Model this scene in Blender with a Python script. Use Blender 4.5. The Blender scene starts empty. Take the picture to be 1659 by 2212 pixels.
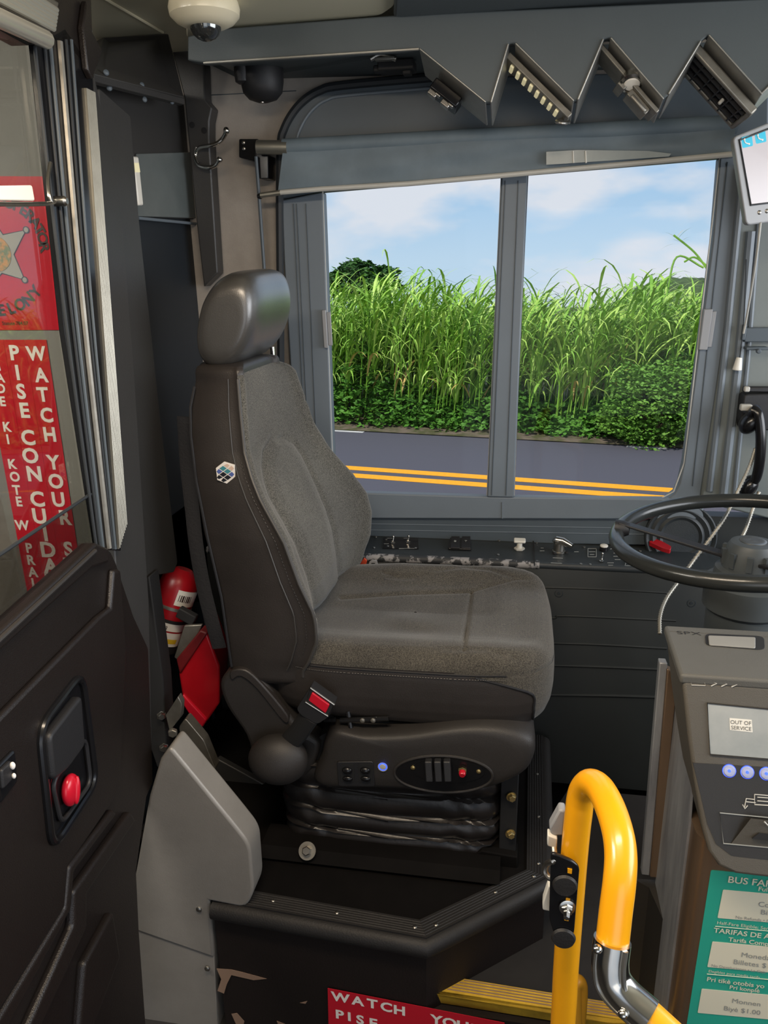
import bpy, bmesh, math, random
import numpy as np
from math import sin, cos, radians, pi, sqrt, atan2
from mathutils import Vector, Matrix

random.seed(7)
SC = bpy.context.scene
COL = SC.collection

# ------------------------------------------------------------------ camera
EYE = Vector((0, 0, 1.62))
FPX = 1660.0                       # focal length in pixels of the 1659 x 2212 frame
YAW, PITCH, ROLL = radians(10), radians(18), radians(1.1)
fw = Vector((-sin(YAW) * cos(PITCH), cos(YAW) * cos(PITCH), -sin(PITCH)))
rg0 = Vector((cos(YAW), sin(YAW), 0))
up0 = rg0.cross(fw)
rg = rg0 * cos(ROLL) - up0 * sin(ROLL)
up = up0 * cos(ROLL) + rg0 * sin(ROLL)
cam = bpy.data.cameras.new('camera')
cam.sensor_fit = 'VERTICAL'
cam.sensor_height = 36
cam.sensor_width = 27
cam.lens = FPX / 2212 * 36
cam.clip_start = 0.02
cam.clip_end = 500
camo = bpy.data.objects.new('camera', cam)
COL.objects.link(camo)
camo.matrix_world = Matrix(((rg.x, up.x, -fw.x, EYE.x), (rg.y, up.y, -fw.y, EYE.y), (rg.z, up.z, -fw.z, EYE.z), (0, 0, 0, 1)))
SC.camera = camo

# ------------------------------------------------------------------ exposure, world, sun, lamps
SC.view_settings.view_transform = 'Standard'
SC.view_settings.look = 'None'
SC.view_settings.exposure = 0.0
SC.view_settings.gamma = 1.0
SC.view_settings.use_curve_mapping = False

def srgb(c):
    if isinstance(c, str):
        c = [int(c[i:i + 2], 16) / 255 for i in (0, 2, 4)]
    return tuple((x / 12.92 if x <= 0.04045 else ((x + 0.055) / 1.055) ** 2.4) for x in c)

def make_world():
    w = bpy.data.worlds.new('sky')
    SC.world = w
    w.use_nodes = True
    nt = w.node_tree
    nt.nodes.clear()
    N = nt.nodes.new
    L = nt.links.new
    out = N('ShaderNodeOutputWorld')
    bg = N('ShaderNodeBackground')
    tc = N('ShaderNodeTexCoord')
    sep = N('ShaderNodeSeparateXYZ')
    L(tc.outputs['Generated'], sep.inputs[0])
    ramp = N('ShaderNodeValToRGB')
    L(sep.outputs['Z'], ramp.inputs[0])
    e = ramp.color_ramp.elements
    e[0].position = 0.0
    e[0].color = srgb('c3dcf2') + (1,)
    e[1].position = 0.45
    e[1].color = srgb('6fa6dc') + (1,)
    a = ramp.color_ramp.elements.new(0.13)
    a.color = srgb('9cc6ee') + (1,)
    mp = N('ShaderNodeMapping')
    mp.inputs['Location'].default_value = CLOUD_SHIFT
    mp.inputs['Scale'].default_value = (1.0, 1.0, 2.6)
    L(tc.outputs['Generated'], mp.inputs[0])
    ns = N('ShaderNodeTexNoise')
    ns.inputs['Scale'].default_value = 5.5
    ns.inputs['Detail'].default_value = 6
    ns.inputs['Roughness'].default_value = 0.5
    L(mp.outputs[0], ns.inputs['Vector'])
    r2 = N('ShaderNodeValToRGB')
    r2.color_ramp.elements[0].position = 0.40
    r2.color_ramp.elements[0].color = (0, 0, 0, 1)
    r2.color_ramp.elements[1].position = 0.56
    r2.color_ramp.elements[1].color = (1, 1, 1, 1)
    L(ns.outputs['Fac'], r2.inputs[0])
    mx = N('ShaderNodeMixRGB')
    L(r2.outputs[0], mx.inputs[0])
    L(ramp.outputs[0], mx.inputs[1])
    mx.inputs[2].default_value = srgb('e4e7f1') + (1,)
    L(mx.outputs[0], bg.inputs[0])
    bg.inputs[1].default_value = SKY_STRENGTH
    L(bg.outputs[0], out.inputs[0])

CLOUD_SHIFT = (3.1, 0.2, 0.4)
SKY_STRENGTH = 1.0
make_world()

def sun(direction, strength, color, angle):
    l = bpy.data.lights.new('sun', 'SUN')
    l.energy = strength
    l.color = color
    l.angle = angle
    o = bpy.data.objects.new('sun', l)
    COL.objects.link(o)
    o.rotation_euler = Vector(direction).to_track_quat('-Z', 'Y').to_euler()
    o.location = (0, 0, 9)
sun((0.45, 0.62, -0.95), 3.6, (1.0, 0.95, 0.84), radians(3))

def area(name, loc, target, sx, sy, power, color):
    l = bpy.data.lights.new(name, 'AREA')
    l.shape = 'RECTANGLE'
    l.size = sx
    l.size_y = sy
    l.energy = power
    l.color = color
    o = bpy.data.objects.new(name, l)
    COL.objects.link(o)
    o.location = loc
    o.rotation_euler = (Vector(target) - Vector(loc)).to_track_quat('-Z', 'Y').to_euler()
# the bus's own ceiling lamps over the entrance and the aisle
area('entrance_ceiling_lamp', (-0.2, 0.62, 2.13), (-0.2, 0.8, 0), 0.9, 0.22, 23, (1.0, 0.82, 0.62))
area('aisle_ceiling_lamp', (-1.6, 0.6, 2.13), (-1.45, 1.0, 0), 0.9, 0.22, 30, (1.0, 0.93, 0.83))
# added fill lights outside the unseen windscreen and open entrance door, standing for daylight
area('windscreen_fill', (2.1, 1.1, 1.6), (0, 1.4, 1.2), 2.2, 1.1, 54, (0.95, 0.97, 1.0))
area('entrance_fill', (0.7, -1.9, 1.3), (0, 1.5, 1.3), 1.6, 1.5, 8, (1.0, 0.96, 0.90))

# ------------------------------------------------------------------ pixel to world helpers
def ray(px, py):
    return fw + rg * ((px - 829.5) / FPX) - up * ((py - 1106) / FPX)
def at(px, py, Y):
    d = ray(px, py)
    return EYE + d * ((Y - EYE.y) / d.y)
def atx(px, py, X):
    d = ray(px, py)
    return EYE + d * ((X - EYE.x) / d.x)
def atz(px, py, Z):
    d = ray(px, py)
    return EYE + d * ((Z - EYE.z) / d.z)
def onp(px, py, p0, n):
    d = ray(px, py)
    return EYE + d * ((Vector(p0) - EYE).dot(n) / d.dot(n))
FW, RG, UP, EY = (np.array(v) for v in (fw, rg, up, EYE))
def project(A):
    D = np.asarray(A, float) - EY
    w = D @ FW
    return np.stack([829.5 + FPX * (D @ RG) / w, 1106 - FPX * (D @ UP) / w], -1)

# ------------------------------------------------------------------ materials
MATS = {}
def mat(name, color, rough=0.5, metal=0.0, var=0.0, vscale=8.0, bump=0.0, bscale=200.0, coat=0.0, emit=None, estr=0.0,
        sheen=0.0, crough=0.12, stretch=None, color2=None, spec=None, lo=0.42, hi=0.58):
    m = bpy.data.materials.new(name)
    m.use_nodes = True
    nt = m.node_tree
    b = nt.nodes['Principled BSDF']
    N = nt.nodes.new
    L = nt.links.new
    c = srgb(color)
    b.inputs['Base Color'].default_value = c + (1,)
    b.inputs['Roughness'].default_value = rough
    b.inputs['Metallic'].default_value = metal
    if coat:
        b.inputs['Coat Weight'].default_value = coat
        b.inputs['Coat Roughness'].default_value = crough
    if sheen:
        b.inputs['Sheen Weight'].default_value = sheen
    if spec is not None:
        b.inputs['Specular IOR Level'].default_value = spec
    if emit:
        b.inputs['Emission Color'].default_value = srgb(emit) + (1,)
        b.inputs['Emission Strength'].default_value = estr
    if var or bump or color2:
        tc = N('ShaderNodeTexCoord')
        src = tc.outputs['Object']
        if stretch:
            mp = N('ShaderNodeMapping')
            mp.inputs['Scale'].default_value = stretch
            L(src, mp.inputs[0])
            src = mp.outputs[0]
        if var or color2:
            ns = N('ShaderNodeTexNoise')
            ns.inputs['Scale'].default_value = vscale
            ns.inputs['Detail'].default_value = 6
            ns.inputs['Roughness'].default_value = 0.62
            L(src, ns.inputs['Vector'])
            rp = N('ShaderNodeValToRGB')
            rp.color_ramp.elements[0].position = lo if color2 else 0.3
            rp.color_ramp.elements[1].position = hi if color2 else 0.7
            c0 = c if color2 else tuple(x * (1 - var) for x in c)
            c1 = srgb(color2) if color2 else tuple(min(1, x * (1 + var)) for x in c)
            rp.color_ramp.elements[0].color = c0 + (1,)
            rp.color_ramp.elements[1].color = c1 + (1,)
            L(ns.outputs['Fac'], rp.inputs[0])
            L(rp.outputs[0], b.inputs['Base Color'])
        if bump:
            n2 = N('ShaderNodeTexNoise')
            n2.inputs['Scale'].default_value = bscale
            n2.inputs['Detail'].default_value = 3
            L(src, n2.inputs['Vector'])
            bp = N('ShaderNodeBump')
            bp.inputs['Strength'].default_value = bump
            bp.inputs['Distance'].default_value = 0.002
            L(n2.outputs['Fac'], bp.inputs['Height'])
            L(bp.outputs[0], b.inputs['Normal'])
    MATS[name] = m
    return m

def glass(name, tint, alpha):
    m = bpy.data.materials.new(name)
    m.use_nodes = True
    nt = m.node_tree
    nt.nodes.clear()
    N = nt.nodes.new
    L = nt.links.new
    out = N('ShaderNodeOutputMaterial')
    tr = N('ShaderNodeBsdfTransparent')
    tr.inputs[0].default_value = srgb(tint) + (1,)
    gl = N('ShaderNodeBsdfGlossy')
    gl.inputs['Roughness'].default_value = 0.02
    mx = N('ShaderNodeMixShader')
    fr = N('ShaderNodeFresnel')
    fr.inputs[0].default_value = 1.45
    ml = N('ShaderNodeMath')
    ml.operation = 'MULTIPLY'
    ml.inputs[1].default_value = alpha
    L(fr.outputs[0], ml.inputs[0])
    L(ml.outputs[0], mx.inputs[0])
    L(tr.outputs[0], mx.inputs[1])
    L(gl.outputs[0], mx.inputs[2])
    L(mx.outputs[0], out.inputs[0])
    MATS[name] = m
    return m

def fabric_mat(name, c0, c1, rib=False):
    m = mat(name, c0, rough=0.95, sheen=0.25, spec=0.15)
    nt = m.node_tree
    b = nt.nodes['Principled BSDF']
    N = nt.nodes.new
    L = nt.links.new
    tc = N('ShaderNodeTexCoord')
    ns = N('ShaderNodeTexNoise')
    ns.inputs['Scale'].default_value = 420
    ns.inputs['Detail'].default_value = 3
    L(tc.outputs['Object'], ns.inputs['Vector'])
    rp = N('ShaderNodeValToRGB')
    rp.color_ramp.elements[0].position = 0.35
    rp.color_ramp.elements[1].position = 0.65
    rp.color_ramp.elements[0].color = srgb(c0) + (1,)
    rp.color_ramp.elements[1].color = srgb(c1) + (1,)
    L(ns.outputs['Fac'], rp.inputs[0])
    n3 = N('ShaderNodeTexNoise')
    n3.inputs['Scale'].default_value = 7
    n3.inputs['Detail'].default_value = 4
    L(tc.outputs['Object'], n3.inputs['Vector'])
    r3 = N('ShaderNodeValToRGB')
    r3.color_ramp.elements[0].position = 0.3
    r3.color_ramp.elements[1].position = 0.7
    r3.color_ramp.elements[0].color = (0.8, 0.8, 0.8, 1)
    r3.color_ramp.elements[1].color = (1.15, 1.15, 1.12, 1)
    L(n3.outputs['Fac'], r3.inputs[0])
    mu = N('ShaderNodeMixRGB')
    mu.blend_type = 'MULTIPLY'
    mu.inputs[0].default_value = 1
    L(rp.outputs[0], mu.inputs[1])
    L(r3.outputs[0], mu.inputs[2])
    L(mu.outputs[0], b.inputs['Base Color'])
    bp = N('ShaderNodeBump')
    bp.inputs['Strength'].default_value = 0.35
    bp.inputs['Distance'].default_value = 0.0008
    if rib:
        wv = N('ShaderNodeTexWave')
        wv.inputs['Scale'].default_value = 85
        wv.inputs['Distortion'].default_value = 1.2
        wv.inputs['Detail'].default_value = 2
        wv.bands_direction = 'X'
        L(tc.outputs['Object'], wv.inputs['Vector'])
        ad = N('ShaderNodeMath')
        ad.operation = 'ADD'
        L(wv.outputs['Fac'], ad.inputs[0])
        L(ns.outputs['Fac'], ad.inputs[1])
        L(ad.outputs[0], bp.inputs['Height'])
    else:
        L(ns.outputs['Fac'], bp.inputs['Height'])
    L(bp.outputs[0], b.inputs['Normal'])
    return m

M = MATS
mat('leather', '2f2b29', rough=0.42, var=0.18, vscale=6, bump=0.25, bscale=420)
mat('leather_grey', '3f3d3a', rough=0.36, spec=0.8, coat=1.0, crough=0.3, var=0.12, vscale=6, bump=0.2, bscale=420)
fabric_mat('fabric', '32312e', '5f5d57')
fabric_mat('fabric_ribbed', '312f2c', '58544d', rib=True)
mat('seam', '17171a', rough=0.6)
mat('piping', '3a3836', rough=0.45)
mat('black_plastic', '202022', rough=0.48, bump=0.25, bscale=600)
mat('shell_plastic', '2c2927', rough=0.5, var=0.12, vscale=5, bump=0.3, bscale=700)
mat('gloss_black', '141416', rough=0.22)
mat('matte_black', '161617', rough=0.75)
mat('rubber', '1d1b1a', rough=0.6, var=0.25, vscale=12, bump=0.3, bscale=260)
mat('bellows_vinyl', '211e1d', rough=0.33, var=0.15, vscale=14, bump=0.2, bscale=90)
mat('door_plastic', '1d1816', rough=0.38, var=0.12, vscale=4, bump=0.35, bscale=520)
mat('barrier_paint', '373635', rough=0.45, var=0.08, vscale=3, bump=0.15, bscale=500)
mat('barrier_dark', '1c2228', rough=0.55, var=0.1, vscale=3)
mat('header_paint', '4d5456', rough=0.55, var=0.06, vscale=3, bump=0.15, bscale=400)
mat('lip_metal', '9c9b95', rough=0.4, metal=0.75, var=0.12, vscale=20)
mat('frame_haze_grey', '69727a', rough=0.5, var=0.05, vscale=5)  # dark frame painted lighter blue-grey to carry the lens haze
mat('frame_haze_dark', '4a535a', rough=0.45, var=0.06, vscale=5)  # darker frame tone, also lifted for the lens haze
mat('gasket', '23272b', rough=0.6)
mat('pillar_grey', '6e7472', rough=0.5, var=0.07, vscale=6)
mat('wall_grey', 'a39b92', rough=0.85, var=0.07, vscale=25, bump=0.2, bscale=300)
mat('ceiling_cream', 'b9b39a', rough=0.6, var=0.04, vscale=4)
mat('cover_cream', 'd2cbb0', rough=0.45)
mat('dome_cream', 'e6dbbd', rough=0.3, coat=0.3)
mat('smoke_dome', '6b6d6c', rough=0.06, metal=0.85)
mat('shade_fabric_hazed', '65727a', rough=0.6, var=0.2, vscale=5, bump=0.15, bscale=60)  # dark shade cloth, lens haze mixed into its base colour
mat('clear_film', '8f9694', rough=0.25, var=0.1, vscale=12)
mat('chrome', 'c9c6bf', rough=0.18, metal=1.0)
mat('steel', 'b0aca4', rough=0.32, metal=1.0, var=0.15, vscale=30)
mat('dull_steel', '8f8b82', rough=0.45, metal=0.8, var=0.2, vscale=25)
mat('aluminium', '98958a', rough=0.42, metal=0.8, var=0.1, vscale=20)
mat('brass', 'c8b27a', rough=0.35, metal=0.9)
mat('grey_cover', '8d8983', rough=0.42, metal=0.25, var=0.1, vscale=7, bump=0.1, bscale=300)
mat('partition_grey', '83827d', rough=0.6, var=0.06, vscale=6)
mat('red_vinyl', 'c81e30', rough=0.28, var=0.06, vscale=5, coat=0.3)
mat('red_paint', 'a00f1a', rough=0.35, var=0.12, vscale=10)
mat('red_dark', '5d1013', rough=0.5, var=0.3, vscale=14)
mat('red_plastic', 'c1172c', rough=0.25)
mat('white_print', 'f3ece4', rough=0.5)
mat('black_print', '33241f', rough=0.5)
mat('grey_print', '8f928f', rough=0.5)
mat('seal_orange', 'c98a35', rough=0.5, color2='6f7a4a', vscale=60)
mat('star_grey', 'a19a8c', rough=0.45)
mat('yellow_paint', 'f2a612', rough=0.3, coat=0.35, var=0.05, vscale=8)
mat('yellow_worn', 'e0b638', rough=0.5, color2='a8852a', vscale=14, lo=0.4, hi=0.75)
mat('ochre_paint', 'a9781a', rough=0.4)
mat('white_plastic', 'd9d6cc', rough=0.4)
mat('grey_plastic', '8f9092', rough=0.45)
mat('light_plastic', 'b8b6ae', rough=0.45, var=0.05, vscale=5)
mat('console_black', '2b3033', rough=0.5, var=0.15, vscale=10, bump=0.2, bscale=300)
mat('worn_edge', '2b2d2f', rough=0.6, color2='8e8c8c', vscale=45, lo=0.5, hi=0.56)
mat('kick_panel', '222524', rough=0.55, var=0.1, vscale=4)
mat('farebox_dark', '565550', rough=0.55, var=0.06, vscale=6, bump=0.3, bscale=900)
mat('farebox_face', '4f4b43', rough=0.5, var=0.06, vscale=6, bump=0.35, bscale=900)
mat('farebox_black', '24221f', rough=0.45, bump=0.2, bscale=900)
mat('steel_body', '9a9c9e', rough=0.38, metal=0.35, color2='66686d', vscale=9, lo=0.3, hi=0.75, stretch=(3, 3, 0.5))
mat('bronze_body', '8d7660', rough=0.35, metal=0.75, var=0.2, vscale=4, stretch=(2, 2, 0.3))
mat('lcd', '9b9d99', rough=0.2, color2='7f8482', vscale=7, lo=0.3, hi=0.7)
mat('teal_print', '2aa38c', rough=0.45, var=0.05, vscale=6)
mat('cream_print', 'dcd7c0', rough=0.5)
mat('led_blue', '3a55ff', rough=0.3, emit='2c4dff', estr=2.2)
mat('lens_blue', '9fa6c8', rough=0.1, coat=0.5)
mat('lamp_glow', 'e2d9b4', rough=0.4, emit='f3e6b4', estr=0.35)
mat('lamp_white', 'ebe6da', rough=0.3)
mat('screen', '8f898b', rough=0.25, emit='e2dbdc', estr=0.42)
mat('icon_teal', '2aa3bd', rough=0.3, emit='2aa3bd', estr=0.35)
mat('ext_label', 'e3e0d6', rough=0.4)
mat('yellow_label', 'd9b22a', rough=0.4)
mat('webbing', '1d1d20', rough=0.8, bump=0.6, bscale=160)
mat('orange_web', 'e0512f', rough=0.6)
mat('wheel_black', '2a2c2b', rough=0.24, var=0.1, vscale=9)
mat('conduit', '9d9a90', rough=0.4, metal=0.5)
mat('scrape', '8d7360', rough=0.7)
mat('riser_black', '1d1715', rough=0.6, spec=0.3, var=0.15, vscale=6, bump=0.2, bscale=200)
mat('pit_black', '0d0b0a', rough=0.8, spec=0.12, var=0.3, vscale=9)
mat('floor_dark', '1e1c1b', rough=0.8, var=0.2, vscale=20)
mat('hub_grey', '44494b', rough=0.5, var=0.1, vscale=9)
mat('gloss_plate', '646a69', rough=0.22, var=0.1, vscale=6)
mat('rail_silver', 'cfccc0', rough=0.3, metal=0.7)
mat('asphalt', '484650', rough=0.95, color2='565460', vscale=160, bump=0.5, bscale=500)
mat('road_yellow', 'eda21c', rough=0.8, var=0.1, vscale=30)
mat('road_white', 'c9c6c6', rough=0.8)
mat('verge_dirt', '6e5f52', rough=1.0, color2='4a4a2a', vscale=6, bump=0.6, bscale=40)
mat('soil', '4a4632', rough=1.0, color2='38431f', vscale=1.2)
mat('grass_bright', '94b83e', rough=0.6, color2='c6dd7e', vscale=2.2, lo=0.35, hi=0.7, spec=0.3)
mat('grass_mid', '6c9c30', rough=0.6, color2='98c04e', vscale=2.2, lo=0.35, hi=0.7, spec=0.3)
mat('grass_dry', 'c0a25e', rough=0.7, var=0.2, vscale=5)
mat('leaf_dark', '3a661c', rough=0.6, color2='5d9034', vscale=3, lo=0.35, hi=0.7, spec=0.3)
mat('leaf_bush', '4f7d28', rough=0.6, color2='7ba543', vscale=3, lo=0.35, hi=0.7, spec=0.3)
mat('leaf_tree', '2c4f25', rough=0.7, color2='47702f', vscale=2, lo=0.35, hi=0.7, spec=0.2)
mat('bark', '4a3b2c', rough=0.9)
mat('hill_green', '42542c', rough=0.95, color2='2d3f20', vscale=1.6, lo=0.4, hi=0.6, bump=1.0, bscale=3)
mat('badge_white', 'd8d2ca', rough=0.35)
mat('badge_beige', 'c3aa99', rough=0.35)
mat('badge_teal', '3c7c84', rough=0.3)
mat('badge_blue', '4a5b94', rough=0.3)
mat('badge_black', '1b1c22', rough=0.3)
glass('window_glass', 'fafcfc', 0.2)
glass('door_glass', 'eeeeea', 0.22)
glass('door_glass_tinted', 'dcdcda', 0.25)

# ------------------------------------------------------------------ mesh building
WLOC = {}
def V(*a):
    return Vector(a)
class MB:
    def __init__(s):
        s.v, s.f, s.m, s.sm = [], [], [], []
    def add(s, vs, fs, m=0, smooth=True):
        o = len(s.v)
        s.v += [tuple(v) for v in vs]
        s.f += [tuple(i + o for i in f) for f in fs]
        s.m += [m] * len(fs)
        return s
    def box(s, c, size, R=None, m=0):
        c = Vector(c)
        vs = []
        for x in (-.5, .5):
            for y in (-.5, .5):
                for z in (-.5, .5):
                    p = Vector((x * size[0], y * size[1], z * size[2]))
                    vs.append(c + (R @ p if R else p))
        return s.add(vs, [(0, 1, 3, 2), (4, 6, 7, 5), (0, 4, 5, 1), (2, 3, 7, 6), (0, 2, 6, 4), (1, 5, 7, 3)], m)
    def span(s, a, b, m=0):
        a, b = Vector(a), Vector(b)
        return s.box((a + b) / 2, [abs(x) for x in (b - a)], None, m)
    def prism(s, pts, ext, m=0):
        n = len(pts)
        ext = Vector(ext)
        vs = [Vector(p) for p in pts] + [Vector(p) + ext for p in pts]
        fs = [tuple(range(n)), tuple(range(2 * n - 1, n - 1, -1))]
        fs += [(i, i + n, (i + 1) % n + n, (i + 1) % n) for i in range(n)]
        return s.add(vs, fs, m)
    def loft(s, A, Bp, m=0):
        n = len(A)
        vs = list(A) + list(Bp)
        fs = [tuple(range(n)), tuple(range(2 * n - 1, n - 1, -1))]
        fs += [(i, i + n, (i + 1) % n + n, (i + 1) % n) for i in range(n)]
        return s.add(vs, fs, m)
    def tube(s, pts, r, n=12, m=0, closed=False, squash=None):
        pts = [Vector(p) for p in pts]
        k = len(pts)
        rr = r if isinstance(r, (list, tuple)) else [r] * k
        t0 = (pts[1] - pts[0]).normalized()
        ref = Vector((0, 0, 1)) if abs(t0.z) < 0.9 else Vector((1, 0, 0))
        nrm = (ref - t0 * ref.dot(t0)).normalized()
        vs = []
        for i, p in enumerate(pts):
            if closed:
                t = pts[(i + 1) % k] - pts[i - 1]
            else:
                t = pts[min(i + 1, k - 1)] - pts[max(i - 1, 0)]
            t.normalize()
            nrm = (nrm - t * nrm.dot(t)).normalized()
            b = t.cross(nrm)
            q = squash or 1.0
            for j in range(n):
                a = 2 * pi * j / n
                vs.append(p + nrm * (cos(a) * rr[i]) + b * (sin(a) * rr[i] * q))
        fs = []
        for i in range(k if closed else k - 1):
            for j in range(n):
                fs.append((i * n + j, i * n + (j + 1) % n, ((i + 1) % k) * n + (j + 1) % n, ((i + 1) % k) * n + j))
        if not closed:
            fs += [tuple(range(n)), tuple(range((k - 1) * n, k * n))]
        return s.add(vs, fs, m)
    def lathe(s, base, axis, prof, n=24, m=0):
        base, axis = Vector(base), Vector(axis).normalized()
        ref = Vector((0, 0, 1)) if abs(axis.z) < 0.9 else Vector((1, 0, 0))
        a1 = (ref - axis * ref.dot(axis)).normalized()
        a2 = axis.cross(a1)
        vs = []
        for h, r in prof:
            for j in range(n):
                a = 2 * pi * j / n
                vs.append(base + axis * h + a1 * (cos(a) * r) + a2 * (sin(a) * r))
        fs = []
        for i in range(len(prof) - 1):
            for j in range(n):
                fs.append((i * n + j, i * n + (j + 1) % n, (i + 1) * n + (j + 1) % n, (i + 1) * n + j))
        fs += [tuple(range(n)), tuple(range((len(prof) - 1) * n, len(prof) * n))]
        return s.add(vs, fs, m)
    def ell(s, c, r, R=None, nu=24, nv=14, m=0):
        c = Vector(c)
        vs, fs = [], []
        for i in range(nv + 1):
            th = pi * i / nv
            for j in range(nu):
                ph = 2 * pi * j / nu
                p = Vector((r[0] * sin(th) * cos(ph), r[1] * sin(th) * sin(ph), r[2] * cos(th)))
                vs.append(c + (R @ p if R else p))
        for i in range(nv):
            for j in range(nu):
                fs.append((i * nu + j, i * nu + (j + 1) % nu, (i + 1) * nu + (j + 1) % nu, (i + 1) * nu + j))
        return s.add(vs, fs, m)
    def hexhead(s, base, axis, r, h, m=0):
        return s.lathe(base, axis, [(0, r * .98), (h * .8, r), (h, r * .85)], 6, m)
    def screw(s, base, axis, r, m=0):
        return s.lathe(base, axis, [(0, r), (r * .35, r * .95), (r * .6, r * .6), (r * .62, r * .1)], 12, m)
    def grid(s, A, cu=False, cv=False, m=0, pred=None):
        nu, nv = A.shape[0], A.shape[1]
        fs = []
        for i in range(nu if cu else nu - 1):
            for j in range(nv if cv else nv - 1):
                if pred is None or pred[i, j]:
                    i2, j2 = (i + 1) % nu, (j + 1) % nv
                    fs.append((i * nv + j, i2 * nv + j, i2 * nv + j2, i * nv + j2))
        return s.add(A.reshape(-1, 3), fs, m)
    def text(s, txt, org, right, upv, size, m=0, align='LEFT', bold=0.0, squeeze=1.0):
        vs, fs = text2d(txt, align, bold)
        right, upv, org = Vector(right).normalized(), Vector(upv).normalized(), Vector(org)
        return s.add([org + right * (x * size * squeeze) + upv * (y * size) for x, y in vs], fs, m)
    def build(s, name, mats, parent=None, bevel=0, seg=2, smooth=35, normals=True, kind=None, sub=0):
        me = bpy.data.meshes.new(name)
        A = np.array(s.v, float)
        lo, hi = A.min(0), A.max(0)
        org = (lo + hi) / 2
        if parent is None:
            org[2] = lo[2]
        me.from_pydata([tuple(x) for x in (A - org)], [], s.f)
        if not isinstance(mats, (list, tuple)):
            mats = [mats]
        for k in mats:
            me.materials.append(M[k])
        if any(s.m):
            me.polygons.foreach_set('material_index', s.m)
        bm = bmesh.new()
        bm.from_mesh(me)
        bmesh.ops.remove_doubles(bm, verts=bm.verts, dist=1e-6)
        loose = [v for v in bm.verts if not v.link_faces]
        bmesh.ops.delete(bm, geom=loose, context='VERTS')
        if normals:
            bmesh.ops.recalc_face_normals(bm, faces=bm.faces)
        bm.to_mesh(me)
        bm.free()
        me.polygons.foreach_set('use_smooth', [True] * len(me.polygons))
        me.set_sharp_from_angle(angle=radians(smooth))
        o = bpy.data.objects.new(name, me)
        COL.objects.link(o)
        if bevel:
            b = o.modifiers.new('edge', 'BEVEL')
            b.width = bevel
            b.segments = seg
            b.limit_method = 'ANGLE'
            b.angle_limit = radians(32)
            b.harden_normals = False
        if sub:
            q = o.modifiers.new('smooth', 'SUBSURF')
            q.levels = q.render_levels = sub
        w = Vector(org)
        WLOC[o] = w
        if parent:
            o.parent = parent
            o.location = w - WLOC[parent]
        else:
            o.location = w
        if kind:
            o['kind'] = kind
        return o

TCACHE = {}
def text2d(txt, align='LEFT', bold=0.0):
    key = (txt, align, bold)
    if key in TCACHE:
        return TCACHE[key]
    cu = bpy.data.curves.new('lettering', 'FONT')
    cu.body = txt
    cu.align_x = align
    cu.offset = bold
    cu.resolution_u = 3
    o = bpy.data.objects.new('lettering', cu)
    COL.objects.link(o)
    dg = bpy.context.evaluated_depsgraph_get()
    dg.update()
    me = o.evaluated_get(dg).to_mesh()
    vs = [(v.co.x, v.co.y) for v in me.vertices]
    fs = [tuple(p.vertices) for p in me.polygons]
    o.evaluated_get(dg).to_mesh_clear()
    bpy.data.objects.remove(o)
    bpy.data.curves.remove(cu)
    TCACHE[key] = (vs, fs)
    return vs, fs

def thing(name, label, cat, loc, group=None):
    o = bpy.data.objects.new(name, None)
    o.empty_display_size = 0.05
    COL.objects.link(o)
    o.location = loc
    WLOC[o] = Vector(loc)
    return tag(o, label, cat, group)
def tag(o, label, cat, group=None, kind=None):
    o['label'] = label
    o['category'] = cat
    if group:
        o['group'] = group
    if kind:
        o['kind'] = kind
    return o
def dup(root, delta, label=None, parent=None):
    c = root.copy()
    COL.objects.link(c)
    if parent is None:
        c.location = root.location + Vector(delta)
    else:
        c.parent = parent
    if label:
        c['label'] = label
    for ch in root.children:
        dup(ch, (0, 0, 0), None, c)
    return c
def spl(pts, n=8, closed=False):
    P = [Vector(p) for p in pts]
    k = len(P)
    out = []
    for i in range(k if closed else k - 1):
        p0 = P[i - 1] if (i > 0 or closed) else P[0] * 2 - P[1]
        p1, p2 = P[i], P[(i + 1) % k]
        p3 = P[(i + 2) % k] if (i + 2 < k or closed) else P[-1] * 2 - P[-2]
        for j in range(n):
            t = j / n
            out.append(0.5 * ((2 * p1) + (p2 - p0) * t + (2 * p0 - 5 * p1 + 4 * p2 - p3) * t * t + (3 * p1 - p0 - 3 * p2 + p3) * t ** 3))
    if not closed:
        out.append(P[-1])
    return out
def rnd_poly(pts, r, n=5):
    """polygon with rounded corners; r may be a list of radii"""
    P = [Vector(p) for p in pts]
    out = []
    k = len(P)
    for i, p in enumerate(P):
        q = r[i] if isinstance(r, (list, tuple)) else r
        a, b = P[i - 1] - p, P[(i + 1) % k] - p
        q = min(q, a.length * .48, b.length * .48)
        if q <= 1e-6:
            out.append(p)
            continue
        A, B2 = p + a.normalized() * q, p + b.normalized() * q
        for j in range(n + 1):
            t = j / n
            out.append(A * (1 - t) ** 2 + p * (2 * t * (1 - t)) + B2 * t * t)
    return out
def pieces(pix, fn):
    return [fn(x, y) for x, y in pix]
def segdist(Q, poly, closed=False):
    """distance of points Q (n,2) from a polyline"""
    poly = np.array(poly, float)
    if closed:
        poly = np.vstack([poly, poly[:1]])
    best = np.full(len(Q), 1e9)
    for a, b in zip(poly[:-1], poly[1:]):
        d = b - a
        t = np.clip(((Q - a) @ d) / max(d @ d, 1e-9), 0, 1)
        best = np.minimum(best, np.linalg.norm(Q - (a + t[:, None] * d), axis=1))
    return best
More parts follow.
